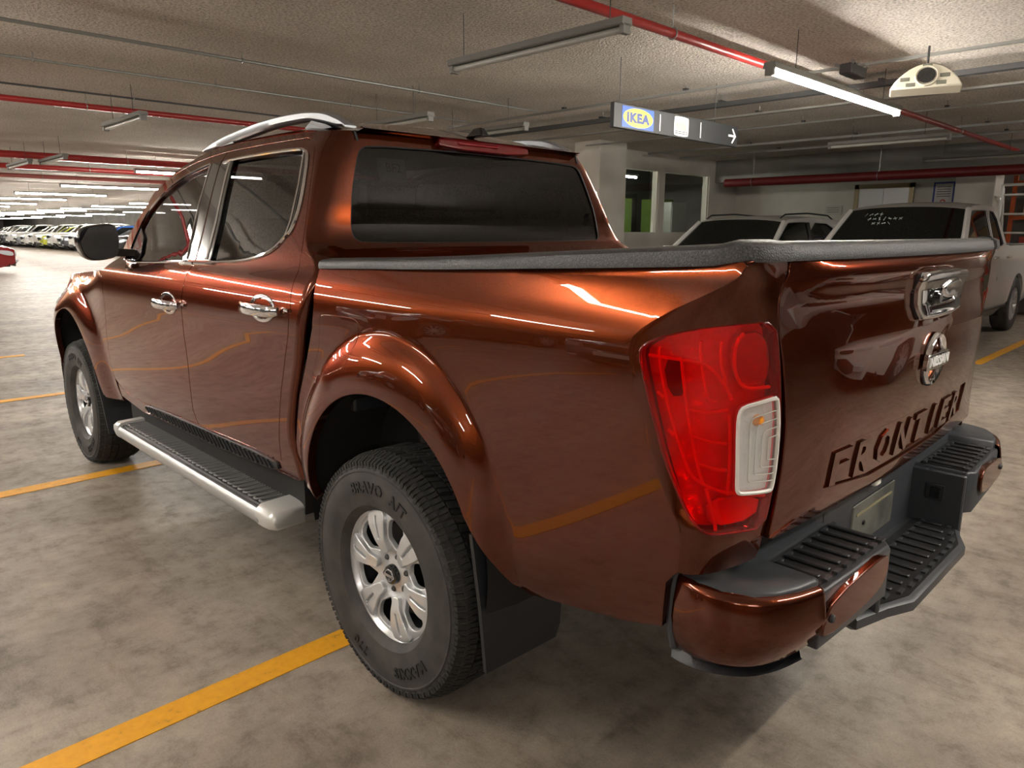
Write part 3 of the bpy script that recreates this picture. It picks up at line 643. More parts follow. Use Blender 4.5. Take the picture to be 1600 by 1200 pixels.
# ---- underbody
m = MB(); m.box(-.62,.62,-.95,3.6,.50,.80); m.box(-.845,.845,.55,2.4,.40,.53); m.build('underbody', DARK, truck)
m = MB()
for sg in (-1,1): m.box(sg*.45-.05,sg*.45+.05,-1.05,3.6,.40,.52)
m.build('chassis_rail', DARK, truck)
m = MB(); m.cyl((-.70,0,.374),(.70,0,.374),.05,14); m.lathe([(.0,-.13),(.10,-.11),(.15,-.03),(.15,.03),(.10,.11),(0,.13)],'x',(0,0,.374),20); m.build('rear_axle', DARK, truck)
MB().tube([(.35,.2,.45),(.38,-.4,.46),(.42,-.95,.40)],.035,12).build('exhaust_pipe', STEEL, truck)
for yc, nm in ((RC,'rear'),(FC,'front')):
    for sg in (-1,1):
        m = MB(); prof = [(.435,sg*.895),(.450,sg*.80),(.455,sg*.50),(0.05,sg*.50)]
        m.lathe(prof, 'x', (0,yc[0],yc[1]), 40, R_(-12), R_(192)); m.build('wheel_arch_liner', DARK, truck, 40)
m = MB(); m.cyl((-.60,.10,.42),(-.62,.16,.95),.03,12); m.cyl((-.60,.10,.42),(-.61,.12,.62),.045,12)
m.build('shock_absorber', STEEL, truck)
# ---- wheels
def tyre_x(r): return np.interp(r,[.205,.215,.225,.24,.27,.31,.335,.355,.368,.376,.380],[.095,.108,.119,.122,.128,.1275,.122,.114,.106,.096,.085])
def squash(v, hub=.374): return [(x, y, max(z, -hub+.001)) for x, y, z in v]
prof = [(r, -float(tyre_x(r))) for r in (.205,.213,.220,.226,.2265,.232,.2325,.24,.25,.26,.27,.285,.30,.315,.325)]
prof += [(.328,-.1240),(.3305,-.1262),(.334,-.1262),(.3365,-.1222),(.342,-.120),(.3445,-.1215),(.348,-.1190),(.356,-.113),(.364,-.107),(.369,-.100),(.371,-.085),(.371,0)]
prof = prof+[(r, -h) for r, h in reversed(prof[:-1])]
tm = MB().lathe(prof, 'x', n=96); tm.v = squash(tm.v); TYRE_ME = tm.mesh('tyre', 30)
tb = MB(); NB = 66
def blk(x0, x1, a0, a1, h0, h1, skew=0.):
    vs = []
    for r in (h0, h1):
        k = .92 if r == h1 else 1
        am = (a0+a1)/2
        for x, a in ((x0,a0),(x1,a0+skew),(x1,a1+skew),(x0,a1)):
            a = am+skew/2+(a-am-skew/2)*k; rr = r-(.007 if abs(x) > .095 else 0)-(.012 if abs(x) > .108 else 0)
            vs.append((x, rr*math.cos(a), rr*math.sin(a)))
    tb.add(vs, [(0,1,2,3),(7,6,5,4),(0,4,5,1),(1,5,6,2),(2,6,7,3),(3,7,4,0)])
rnd_ = random.Random(3)
for i in range(NB):
    a = 2*PI*i/NB; d = 2*PI/NB; j = lambda: rnd_.uniform(-.06,.06)*d
    for s in (-1,1):
        blk(s*.066, s*.112, a+.06*d+j(), a+.48*d, .366, .382); blk(s*.066, s*.112, a+.54*d, a+.94*d, .366, .3815)
        blk(s*.100, s*.1215, a+.08*d, a+.46*d, .346, .3795); blk(s*.100, s*.1205, a+.56*d, a+.92*d, .350, .3785)
        blk(s*.024, s*.060, a+.05*d+(i%2)*.25*d, a+.50*d+(i%2)*.25*d, .366, .3822, s*.25*d); blk(s*.026, s*.058, a+.57*d+(i%2)*.25*d, a+.95*d+(i%2)*.25*d, .366, .382, s*.2*d)
    blk(-.019, .019, a+.06*d, a+.52*d, .366, .3825, .3*d); blk(-.019, .017, a+.58*d, a+.96*d, .366, .3825, .3*d)
tb.v = squash(tb.v); TREAD_ME = tb.mesh('tread_blocks', 25)
# alloy face: six spokes, six openings, a groove in each spoke
def polar(r, a): return (r*math.cos(R_(a)), r*math.sin(R_(a)))
ROT = 12.
wins = []
for k in range(6):
    a0 = ROT+60*k+30
    wins.append(smooth_poly([polar(r, a0+d) for r, d in ((.080,0),(.096,9.5),(.122,17.),(.155,16.),(.183,11.5),(.190,4.),(.190,-4.),(.183,-11.5),(.155,-16.),(.122,-17.),(.096,-9.5))], 1))
def rimS(u, v):
    r = np.hypot(u, v); th = np.degrees(np.arctan2(v, u)); s = ((th-ROT+30) % 60)-30          # angle from the spoke's centre line
    d = H([(0,-.018),(.03,-.020),(.06,-.026),(.085,-.016),(.12,-.006),(.17,-.006),(.196,-.012),(.215,-.020)])(r)
    lat = r*np.sin(np.radians(s)); base_only = True
    groove = .017*np.exp(-(lat/.0078)**4)*sm(.106,.118,r)*(1-sm(.188,.197,r))
    edge = .016*sm(.022,.040,np.abs(lat))*sm(.07,.10,r)*(1-sm(.17,.2,r))
    return np.stack([-(.090+d), u+0*v, v+0*u], -1)
lugs = [[(.057*math.cos(R_(ROT+60*k+30))+.0125*math.cos(t), .057*math.sin(R_(ROT+60*k+30))+.0125*math.sin(t)) for t in [j*PI/6 for j in range(12)]] for k in range(6)]
RIM_OUT = [(.206*math.cos(t), .206*math.sin(t)) for t in [j*PI/48 for j in range(96)]]
rimo = panel('spoke_face', rimS, RIM_OUT, ALLOY, None, -1, wins+lugs, step=.009, th=.016, rnd=.004, bstep=.0075)
RIM_ME = rimo.data; bpy.data.objects.remove(rimo)
def rimP(u, v):                                           # raised spoke tops
    r = np.hypot(u, v); return np.stack([-(.102+H([(.05,-.022),(.085,-.012),(.115,-.004),(.16,-.003),(.19,-.008),(.215,-.016)])(r)), u+0*v, v+0*u], -1)
def spoke_poly(pts, a0): 
    c, s_ = math.cos(R_(a0)), math.sin(R_(a0)); return [(x*c-y*s_, x*s_+y*c) for x, y in pts]
SPOKE_ME = []
so = smooth_poly([(.074,-.014),(.100,-.017),(.128,-.0265),(.160,-.036),(.186,-.040),(.199,-.036),(.2035,0),(.199,.036),(.186,.040),(.160,.036),(.128,.0265),(.100,.017),(.074,.014),(.070,0)], 1)
sh_ = smooth_poly([(.112,-.0055),(.118,-.0085),(.186,-.0095),(.191,-.006),(.191,.006),(.186,.0095),(.118,.0085),(.112,.0055)], 1)
o_ = panel('spoke', rimP, spoke_poly(so, ROT), ALLOY, None, -1, [spoke_poly(sh_, ROT)], step=.012, th=.022, rnd=.0045, bstep=.006); SPOKE_ME = o_.data; bpy.data.objects.remove(o_)
LIP_ME = MB().lathe([(.196,-.074),(.203,-.080),(.210,-.092),(.217,-.099),(.2225,-.098),(.2225,-.085),(.215,-.06)], 'x', n=72).mesh('rim_lip', 40)
BAR_ME = MB().lathe([(.196,-.070),(.196,-.03),(.192,.06),(.215,.10),(.22,.10)], 'x', n=48).mesh('rim_barrel', 40)
DISC_ME = MB().lathe([(.04,-.02),(.145,-.02),(.148,-.016),(.148,-.004),(.04,0)], 'x', n=48).mesh('brake_disc', 30)
CAP_ME = MB().lathe([(0,-.0875),(.022,-.0875),(.0285,-.086),(.031,-.080),(.031,-.06)], 'x', n=32).mesh('hub_cap', 30)
RING_ME = MB().lathe([(.0165,-.0875),(.0168,-.0905),(.0195,-.0905),(.020,-.0875)], 'x', n=28).box(-.0905,-.087,-.024,.024,-.0045,.0045).mesh('hub_emblem', 30)
NUT_ME = MB().lathe([(0,-.010),(.0065,-.010),(.0085,-.006),(.0085,.02)], 'x', n=6).mesh('lug_nut', 20)
BACK_ME = MB().lathe([(0,.03),(.20,.03),(.205,.02)], 'x', n=40).mesh('inner_disc', 30)
def bend_text(body, rad, mid, size, off=.0015):
    V, F = text_verts(body, size, .0016, .0012, spacing=1.12); out = []
    for x, y, z in V:
        r = rad+y; a = R_(mid)+x/rad                       # seen from outside, y runs to the left: clockwise lettering
        out.append((-(float(tyre_x(r))+off+z), -r*math.sin(a), r*math.cos(a)))
    return MB().add(out, [tuple(reversed(f)) for f in F]).mesh('sidewall_lettering', 20)
TXT = [bend_text('BRAVO  A/T', .283, 2, .048), bend_text('MAXXIS', .283, 148, .046), bend_text('770', .283, 203, .046)]
for ln in TXT: ln.transform(Matrix.Identity(4))
def wheel(loc, sg, steer=0.):
    w_ = empty('wheel', loc, 0 if sg < 0 else PI, truck)
    t = link_mesh('tyre', TYRE_ME, RUBBER, w_); tr = link_mesh('tread_blocks', TREAD_ME, TREAD, w_); tr['kind'] = 'stuff'
    for q in TXT: link_mesh('sidewall_lettering', q, LETTER, w_)['kind'] = 'stuff'
    link_mesh('spoke_face', RIM_ME, ALLOY, w_)
    for k in range(6): link_mesh('spoke', SPOKE_ME, ALLOY, w_, None, (R_(60*k),0,0))
    link_mesh('rim_lip', LIP_ME, ALLOY, w_); link_mesh('rim_barrel', BAR_ME, mat('dark_barrel',(58,58,60),.5,.6), w_); link_mesh('brake_disc', DISC_ME, mat('dark_disc',(40,39,38),.5,.5), w_); link_mesh('inner_disc', BACK_ME, DARK, w_)
    c = link_mesh('hub_cap', CAP_ME, GLOSSB, w_); link_mesh('hub_emblem', RING_ME, CHROME, w_)
    for k in range(6): link_mesh('lug_nut', NUT_ME, STEEL, w_, (-.060,.057*math.cos(R_(ROT+60*k+30)),.057*math.sin(R_(ROT+60*k+30))))
    return w_
for sg in (-1,1):
    wheel((sg*.785,0,.374), sg); wheel((sg*.785,3.15,.374), sg)
# ---- mud flaps
for sg in (-1,1):
    for y0, zt in ((-.445,.66),(2.72,.66)):
        rings = []
        for z in (.262,.30,.36,.45,.56,zt):
            xo = np.interp(z,[.26,.45,.66],[.885,.900,.925]); xi = np.interp(z,[.26,.30,.36,.44,.66],[.625,.605,.60,.60,.60]); yy = y0-.05*(1-(z-.26)/.4)*0+.02*(z-.26)
            if y0 > 1: xi = .70
            rings.append([(sg*xo,yy-.004,z),(sg*xi,yy-.012,z),(sg*xi,yy+.002,z),(sg*xo,yy+.008,z)])
        MB().loft(rings).build('mud_flap', mat('mud_flap_plastic',(30,32,36),.5,bump=(200,.2,.002)), truck, 30)
# ---- running boards
for sg in (-1,1):
    sec = [(-.962,.418),(-.970,.408),(-.970,.380),(-.955,.366),(-.74,.366),(-.74,.428),(-.93,.428)]
    rb = MB().loft([[(x if sg < 0 else -x, y, z) for x, z in sec] for y in (.66,2.21)]).build('running_board', BLACKP, truck, 30); rb['label'] = 'black side step with silver edge'
    f = (lambda x: x) if sg < 0 else (lambda x: -x)
    MB().loft([[(f(x), y, z) for x, z in ((-.968,.424),(-.978,.412),(-.980,.385),(-.968,.366),(-.955,.362),(-.955,.420))] for y in (.655,2.215)]).build('step_edge', ALU, rb, 40)
    MB().loft([[(f(x), y, z) for x, z in ((-.945,.428),(-.952,.424),(-.952,.419),(-.935,.419))] for y in (.66,2.21)]).build('step_edge_strip', BLACKP, rb)
    for (ya, yb, yc) in ((.668,.585,.552),(2.205,2.268,2.29)):
        rings = []
        for y, k, xin in ((ya,1.0,-.83),((ya+yb)/2,1.0,-.83),(yb,.93,-.83),((yb*.4+yc*.6),.80,-.835),(yc,.5,-.85)):
            zc = .395; pts = [(-.980+.03*(1-k),.40),(-.978+.03*(1-k),.425*1.0),(-.955,.442),(xin,.446),(xin,.362),(-.95,.358),(-.972+.03*(1-k),.368)]
            rings.append([(f(x), y, zc+(z-zc)*k) for x, z in pts])
        MB().loft(rings).build('step_end_cap', mat('bright_silver',(206,206,204),.34,.45,.3), rb, 50)
    o0 = None
    for i in range(34):
        y = .715+i*.0444
        if o0 is None:
            loop = [(f(-.932+dx), dy, .4295) for dx, dy in ((0,-.012),(.008,-.015),(.105,-.012),(.115,0),(.105,.012),(.008,.015),(0,.012),(-.004,0))]
            o0 = MB().tube(smooth_poly(loop, 1), .0052, 6, closed=True).build('step_rib', mat('worn_rib',(112,112,112),.32), rb, loc=(0,y,0))
        else:
            c = o0.copy(); COL.objects.link(c); c.location = (0,y,0)
    for i in range(3): MB().box(min(f(-.80),f(-.55)),max(f(-.80),f(-.55)),.85+i*.55,.89+i*.55,.38,.42).build('step_bracket', DARK, rb)
# ---- rear bumper
bp = empty('rear_bumper', (0,0,0), 0, truck)
m = MB(); m.box(-.80,.80,-1.06,-1.0,.52,.70); m.build('bumper_beam', DARK, bp)
for sg in (-1,1):
    f = (lambda x: x) if sg < 0 else (lambda x: -x)
    path = smooth_poly([(-.866,-.985),(-.880,-1.03),(-.876,-1.09),(-.848,-1.148),(-.80,-1.182),(-.745,-1.202),(-.690,-1.214)], 2, False)
    rings = []; N_ = len(path)
    for i, (x, y) in enumerate(path):
        a = np.array(path[max(i-1,0)]); b = np.array(path[min(i+1,N_-1)]); t = (b-a)/np.linalg.norm(b-a); n = np.array([-t[1], t[0]]); n = n if np.dot(n, np.array([-.5,-1.0])-np.array([x,y])) > 0 else -n
        q = i/(N_-1); zb = .556+.045*q**1.5; zt = .735-.012*q; e = .004 if i in (0,N_-1) else 0
        sec = [(.040,zt+.001),(.016,zt),(.005,zt-.004),(.001,zt-.014),(-.006,zt-.06),(-.008,(zt+zb)/2),(-.003,zb+.05),(.010,zb+.015),(.030,zb),(.05,zb+.01)]
        rings.append([(f(x+n[0]*(d+e)), y+n[1]*(d+e), z) for d, z in sec])
    cap = MB().loft(rings, False, False).build('bumper_corner', PAINT, bp, 60)
    # end trim along the wheel side and lower lip
    MB().tube([(f(-.852),-.980,.735),(f(-.858),-.978,.70),(f(-.862),-.978,.62),(f(-.85),-.982,.565)], .010, 8).build('corner_trim', GREYP, bp)
    lip = []
    for i, (x, y) in enumerate(path[:-4]):
        q = i/(N_-1)
        if i > 1: lip.append([(f(x*.965),y*.975,.565),(f(x*.985),y*.985,.540+.035*q),(f(x*.975),y*.98,.532+.04*q),(f(x*.90),y*.95,.533+.04*q),(f(x*.89),y*.95,.57)])
    MB().loft(lip).build('lower_lip', BLACKP, bp, 40)
    # top moulding between cap and step
    tp = [(-.862,-.992),(-.868,-1.035),(-.862,-1.085),(-.835,-1.137),(-.792,-1.166),(-.742,-1.185),(-.690,-1.196),(-.676,-1.19),(-.676,-1.06),(-.74,-1.045),(-.80,-1.0),(-.84,-.975)]
    MB().loft([[(f(x),y,z0) for x, y in tp] for z0 in (.66,.728)]+[[(f(-.77+(x+.77)*.94), -1.08+(y+1.08)*.94, .7345) for x, y in tp]]).build('top_moulding', GREYP, bp, 60)
    # step block: top, rear face, inner wall
    blk_ = [(-.69,-1.206),(-.36,-1.222),(-.335,-1.205),(-.335,-1.055),(-.69,-1.045)]
    MB().loft([[(f(x),y,.585) for x, y in blk_]]+[[(f(x),y,z) for x, y in blk_] for z in (.70,)]+[[(f(-.51+(x+.51)*.98),-1.13+(y+1.13)*.96,.710) for x, y in blk_]]).build('step_block', GREYP, bp, 40, bevel=.004)
    pad = MB().prism([(f(-.675),-1.19),(f(-.365),-1.205),(f(-.345),-1.195),(f(-.345),-1.075),(f(-.665),-1.07)], .708, .7135, 'z').build('step_pad', mat('step_rubber',(18,18,19),.5), bp)
    for i in range(7):
        xx = -.645+i*.046; MB().box(min(f(xx),f(xx+.014)),max(f(xx),f(xx+.014)),-1.178-.002*i,-1.085,.7135,.720,.002).build('step_rib', BLACKP, bp)
        MB().box(min(f(xx),f(xx+.026)),max(f(xx),f(xx+.026)),-1.196-.0015*i,-1.186-.0015*i,.7135,.7185).build('step_nub', GREYP, bp)
        MB().box(min(f(xx),f(xx+.03)),max(f(xx),f(xx+.03)),-1.092,-1.084,.7135,.7195).build('step_nub', GREYP, bp)
    MB().box(min(f(-.72),f(-.335)),max(f(-.72),f(-.335)),-1.062,-1.040,.66,.752,.004).build('step_upstand', GREYP, bp)
    # painted applique on the rear face
    ap = [(-.700,.620),(-.700,.655),(-.66,.690),(-.46,.706),(-.405,.702),(-.395,.685),(-.40,.655),(-.43,.632),(-.52,.622)]
    def apS(u, v): return np.stack([u+0*v, -1.214-.012*(u+.70)/.30+0*v-.006, v+0*u], -1)
    panel('bumper_applique', apS if sg < 0 else mirS(apS), smooth_poly(ap, 1), PAINT, bp, 1 if sg < 0 else -1, step=.03, th=.025, rnd=.004)
    MB().lathe([(0,-.004),(.007,-.004),(.009,-.001),(.009,.012)], 'y', (f(-.672),-1.2225,.655), 16).build('parking_sensor', BLACKP, bp)
# lower step
ls = [(-.375,-1.06),(-.395,-1.14),(-.41,-1.185),(-.30,-1.215),(-.22,-1.248),(.22,-1.248),(.30,-1.215),(.41,-1.185),(.395,-1.14),(.375,-1.06)]
MB().loft([[(x*.94,y+.02 if y < -1.1 else y,.488) for x, y in ls],[(x,y,.505) for x, y in ls],[(x,y,.528) for x, y in ls],[(x*.985,y+.008 if y < -1.1 else y,.534) for x, y in ls]]).build('lower_step', GREYP, bp, 40)
pad = MB().prism([(-.335,-1.08),(-.375,-1.175),(-.21,-1.232),(.21,-1.232),(.375,-1.175),(.335,-1.08)], .533, .537, 'z').build('step_pad', mat('step_rubber'), bp)
for i in range(13):
    xx = -.33+i*.053; yb = -1.232+.062*max(0,(abs(xx+.01)-.19)/.19)
    MB().box(xx,xx+.016,yb+.03,-1.105,.537,.543,.002).build('step_rib', BLACKP, bp)
    MB().box(xx,xx+.030,yb+.006,yb+.016,.537,.542).build('step_nub', GREYP, bp)
    MB().box(xx,xx+.034,-1.112,-1.104,.537,.5425).build('step_nub', GREYP, bp)
m = MB(); m.box(-.345,.345,-1.062,-1.045,.50,.80); m.build('recess_wall', GREYP, bp)
for sg in (-1,1): MB().box(min(sg*.345,sg*.325),max(sg*.345,sg*.325),-1.205,-1.05,.52,.70,.004).build('recess_side', GREYP, bp)
pl = MB().box(-.155,.155,-1.066,-1.058,.572,.700,.003).build('plate_bracket', mat('dusty_plate',(92,92,84),.7,noise=(9,(58,58,54),.4,.65)), bp); pl['label'] = 'dusty empty number plate bracket'
MB().box(-.13,.13,-1.0675,-1.064,.665,.672).build('plate_bracket_seam', mat('dry_dust',(128,120,92),.8), bp)
MB().lathe([(0,-.004),(.006,-.004),(.007,0)], 'y', (-.075,-1.066,.635), 10).build('plate_bolt', BLACKP, bp)
MB().box(-.06,-.025,-1.085,-1.062,.735,.757,.004).build('plate_lamp', mat('plate_lamp_lens',(235,232,220),.2), bp)
m = MB().box(.318,.326,-1.155,-1.105,.61,.66,.002); sk = m.build('trailer_socket', BLACKP, bp)
MB().box(.314,.319,-1.145,-1.118,.618,.652,.001).build('socket_cover', GLOSSB, bp)
m = MB(); m.box(-.66,.66,-1.06,-1.0,.70,.80); m.build('tail_pan', INNER, truck)
# ---- cabin interior
m = MB(); m.box(-.75,.75,.50,2.6,.60,.66); m.build('cabin_floor', CABIN, truck)
def seat(name, x0, x1, y, parent):
    s_ = MB(); s_.box(x0,x1,y,y+.50,.88,1.02,.04); s_ = s_.build(name, CABIN, parent)
    MB().loft([[(a,b,c) for a,b in ((x0,y0),(x1,y0),(x1,y0+.13),(x0,y0+.13))] for y0, c in ((y-.02,1.0),(y-.07,1.25),(y-.13,1.45))]).build('backrest', CABIN, s_, bevel=.03)
    return s_
for sx in (-.40,.40):
    s_ = seat('front_seat', sx-.25, sx+.25, 1.45, truck); MB().box(sx-.14,sx+.14,1.28,1.38,1.47,1.63,.03).build('headrest', CABIN, s_)
s_ = seat('rear_bench', -.62, .62, .72, truck)
for sx in (-.42,0,.42): MB().box(sx-.13,sx+.13,.57,.65,1.45,1.58,.025).build('headrest', CABIN, s_)
MB().box(-.72,.72,2.15,2.55,1.0,1.20,.05).build('dashboard', CABIN, truck)
MB().tube([(-.38+.19*math.cos(t),2.02+.07*math.sin(t),1.14+.18*math.sin(t)) for t in [k*PI/12 for k in range(24)]],.016,8,closed=True).build('steering_wheel', BLACKP, truck)
MB().box(-.58,.58,.56,1.9,1.735,1.745).build('headliner', mat('grey_headliner',(120,116,110),.9), truck)

# ================================================================== OTHER VEHICLES (built once per kind, nose to +Y)
CARMATS = {'white': mat('car_white',(204,202,198),.35,coat=.6), 'silver': mat('car_silver',(160,162,166),.3,.7,1.), 'grey': mat('car_grey',(84,86,92),.3,.6,1.),
           'black': mat('car_black',(22,23,27),.25,.3,1.), 'blue': mat('car_blue',(30,88,170),.3,.3,1.), 'red': mat('car_red',(126,22,28),.3,.3,1.), 'yellow': mat('car_yellow',(186,190,60),.35,0.,1.)}
CARGLASS = mat('car_dark_glass', (12,16,16), .04, 0., spec=.8)
KIND = {'suv': dict(nose=2.27, tail=-2.25, W=.92, zf=.86, cowl=(1.05,1.06), rf=(.30,1.575), rr=(-1.55,1.60), rb=(-2.12,1.12), deck=None, fy=1.40, ry=-1.32, R=.355, belt=1.03, zlo=.24),
        'pickup': dict(nose=2.68, tail=-2.66, W=.94, zf=1.02, cowl=(1.18,1.18), rf=(.55,1.72), rr=(-.62,1.745), rb=(-.95,1.26), deck=1.27, fy=1.72, ry=-1.48, R=.39, belt=1.20, zlo=.38),
        'sedan': dict(nose=2.22, tail=-2.22, W=.88, zf=.74, cowl=(.95,.94), rf=(.15,1.40), rr=(-.85,1.40), rb=(-1.55,1.05), deck=1.04, fy=1.35, ry=-1.28, R=.32, belt=.94, zlo=.20)}
def make_vehicle(kind):
    k = KIND[kind]; root = empty(kind); W = k['W']; nose, tail = k['nose'], k['tail']; cy, cz = k['cowl']; body_mat = CARMATS['white']
    top = H([(nose,k['zf']),(nose-.12,k['zf']+.06),(cy,cz),(k['rr'][0],k['belt']+.03),(k['rb'][0],k['rb'][1]-.02),(tail+.05,(k['deck'] or k['rb'][1])-.02),(tail,(k['deck'] or k['rb'][1])-.04)])
    bt = k['rb'][1]
    ws = H([(k['zlo'],W-.07),(.45,W-.015),(.7,W),(k['belt']-.12,W-.01),(k['belt']+.05,W-.07),(k['belt']+.2,W-.12)])
    def tp(y): return .16*np.clip((y-(nose-.75))/.75,0,None)**2.2+.10*np.clip(((tail+.55)-y)/.55,0,None)**2.2
    def side(y, z): return np.stack([-(ws(z)-tp(y))+0*y, y+0*z, z+0*y], -1)
    R = k['R']+.055; zc = k['R']+.0
    n = 16
    out = [(tail+.04,k['zlo']+.14)]+[(y, float(top(y))) for y in np.linspace(tail+.03, nose-.03, 26)]+[(nose-.04,k['zlo']+.12),(k['fy']+R+.04,k['zlo'])]
    out += arc((k['fy'],zc), R, -18, 198, n)+arc((k['ry'],zc), R, -18, 198, n)
    parts = []
    for mir in (0,1): panel('body_side', side if not mir else mirS(side), out, body_mat, root, -1 if not mir else 1, step=.12, th=.05, bstep=.07)
    def xat(y, z): return float(-side(np.array(y), np.array(z))[0])
    rows = []
    for y in np.linspace(cy+.02, nose-.03, 9):
        z = float(top(y)); x = xat(y, z); rows.append([(x*t, y, z+.05*(1-abs(t)**2.4)) for t in np.linspace(-1,1,11)])
    MB().loft(rows, False, False).build('bonnet', body_mat, root, 60)
    rows = []
    for z, b in ((float(top(nose-.03)),.0),(k['zf']-.08,.06),(k['zf']-.25,.09),(.5,.10),(.36,.08),(k['zlo']+.02,.02)):
        x = xat(nose-.04, min(z,.9)); rows.append([(x*t, nose-.03+b*(1-abs(t)**2.2), z+(.05*(1-abs(t)**2.4) if b == 0 else 0)) for t in np.linspace(-1,1,11)])
    MB().loft(rows, False, False).build('front_bumper', body_mat, root, 60)
    rows = []; zt = float(top(tail+.03))
    for z, b in ((zt,.0),(zt-.2,.05),(.6,.07),(.4,.06),(k['zlo']+.1,.0)):
        x = xat(tail+.04, min(z,.95)); rows.append([(x*t, tail+.03-b*(1-abs(t)**2.2), z) for t in np.linspace(-1,1,9)])
    MB().loft(rows, False, False).build('tail_panel', body_mat, root, 60)
    # greenhouse
    zb = k['belt']-.02; tum = .46
    def gw(y, z): return xat(min(max(y,-9),cy), zb)*1.0-.015-tum*max(z-zb,0)*.62
    def gh(y, z):
        base = W-.075; return np.stack([-(base-tum*.62*np.clip(z-zb,0,None)-.02*np.clip((y-.3)/.8,0,None)**2), y+0*z, z+0*y], -1)
    rfy, rfz = k['rf']; rry, rrz = k['rr']; rby, rbz = k['rb']
    gout = [(cy+.0,cz-.02),(rfy+.06,rfz-.04),(rfy-.10,rfz+.005),((rfy+rry)/2,max(rfz,rrz)+.015),(rry,rrz-.01),(rry-.14,rrz-.06),(rby,rbz-.03),(rby-.02,zb)]
    if kind == 'suv': gout = gout[:5]+[(rry-.30,rrz-.06),(rby+.05,rbz+.05),(rby,zb)]
    mid = (rfy*.35+rry*.65) if kind != 'suv' else -.42
    def lerp(a, b, t): return (a[0]+(b[0]-a[0])*t, a[1]+(b[1]-a[1])*t)
    zt_ = min(rfz,rrz)-.055; zw = zb+.03
    yA = cy-(cy-rfy)*((zw-cz)/(rfz-cz) if rfz > cz else 0)-.14
    w1 = [(yA+.04,zw),(yA-.02,zw+.06),(rfy-.02,zt_-.01),(rfy-.10,zt_+.01),(mid+.04,zt_+.02),(mid+.035,zt_),(mid+.035,zw+.02),(mid+.04,zw)]
    w2 = [(mid-.05,zw),(mid-.05,zt_+.02),(rry+.02,zt_),(rry-.10,zw+.12),(rry-.14,zw+.02)] if kind == 'pickup' else [(mid-.05,zw),(mid-.05,zt_+.02),(rry+.25,zt_),(rry-.14,zw+.10),(rry-.18,zw)]
    w1 = smooth_poly(w1, 1); w2 = smooth_poly(w2, 1)
    for mir in (0,1):
        S = gh if not mir else mirS(gh); fl = -1 if not mir else 1
        panel('cabin_side', S, gout, body_mat, root, fl, [w1, w2], step=.09, th=.02)
        for w_ in (w1, w2): panel('side_window', S, w_, CARGLASS, root, fl, step=.15, th=0, off=-.008)
        panel('pillar_cover', S, [(mid-.055,zw),(mid-.055,zt_+.02),(mid+.055,zt_+.02),(mid+.055,zw)], GLOSSB if kind == 'suv' else body_mat, root, fl, step=.15, th=.004, off=.003)
        for w_ in (w1, w2): surf_tube(gh, w_, .008, 5, .0, -1, True, mir=bool(mir)).build('window_seal', BLACKP, root)
    def gx(y, z): return float(-gh(np.array(y), np.array(z))[0])
    rows = []
    prof = [(rfy+.06,rfz-.04),(rfy-.10,rfz+.005),((rfy+rry)/2,max(rfz,rrz)+.015),(rry,rrz-.01),(rry-.14,rrz-.06)] if kind != 'suv' else [(rfy+.06,rfz-.04),(rfy-.10,rfz+.005),((rfy+rry)/2,max(rfz,rrz)+.015),(rry,rrz-.01),(rry-.30,rrz-.06)]
    for y, z in prof: x = gx(y, z); rows.append([(x*t, y, z+.045*(1-abs(t)**2.6)) for t in np.linspace(-1,1,11)])
    MB().loft(rows, False, False).build('roof', body_mat, root, 60)
    def screen(a, b, nm, ins, m_):
        rows = []
        for t in np.linspace(0,1,6):
            y, z = lerp(a, b, t); x = gx(y, z)-ins; rows.append([(x*q, y+(.10 if nm == 'windscreen' else -.05)*(1-abs(q)**2)*(1-.6*t), z+.045*(1-abs(q)**2.6)*t) for q in np.linspace(-1,1,11)])
        MB().loft(rows, False, False).build(nm, m_, root, 60)
    screen((cy+.0,cz-.01),(rfy+.06,rfz-.04),'windscreen',.0,CARGLASS); end = prof[-1]
    screen((rby,rbz-.02),end,'rear_window',.0,CARGLASS)
    for s in (-1,1):
        MB().tube([(s*(gx(cy,cz)+.0),cy+.0,cz-.01),(s*gx((cy+rfy)/2,(cz+rfz)/2),(cy+rfy)/2+.03,(cz+rfz)/2-.02),(s*gx(rfy,rfz),rfy+.06,rfz-.035)],[.04,.036,.034],8).build('windscreen_pillar', body_mat, root)
    # deck or bed
    if k['deck']:
        if kind == 'pickup':
            m = MB(); m.box(-W+.10,W-.10,tail+.06,rby,.75,.80); m.box(-W+.06,-W+.12,tail+.04,rby,.8,k['deck']-.03); m.box(W-.12,W-.06,tail+.04,rby,.8,k['deck']-.03); m.box(-W+.08,W-.08,tail+.03,tail+.09,.8,k['deck']-.05); m.build('cargo_bed', BLACKP, root)
        else:
            rows = []
            for y in np.linspace(tail+.03, rby+.02, 5): z = float(top(y)); x = xat(y, z); rows.append([(x*t, y, z+.05*(1-abs(t)**2.4)) for t in np.linspace(-1,1,9)])
            MB().loft(rows, False, False).build('boot_lid', body_mat, root, 60)
    MB().box(-W+.12,W-.12,tail+.2,nose-.2,k['zlo']+.02,zb-.1).build('floor_pan', DARK, root)
    # face
    zf = k['zf']
    def fy_(x, z): return nose-.03+.085*(1-abs(x/(W-.15))**2.2)
    def frontS(x, z): return np.stack([x+0*z, nose-.012+.08*(1-np.abs(x/(W-.12))**2.2)+0*z, z+0*x], -1)
    gr = panel('grille', frontS, smooth_poly([(-.40,zf-.20),(-.46,zf-.03),(.46,zf-.03),(.40,zf-.20)],1), GLOSSB, root, -1, step=.1, th=.02)
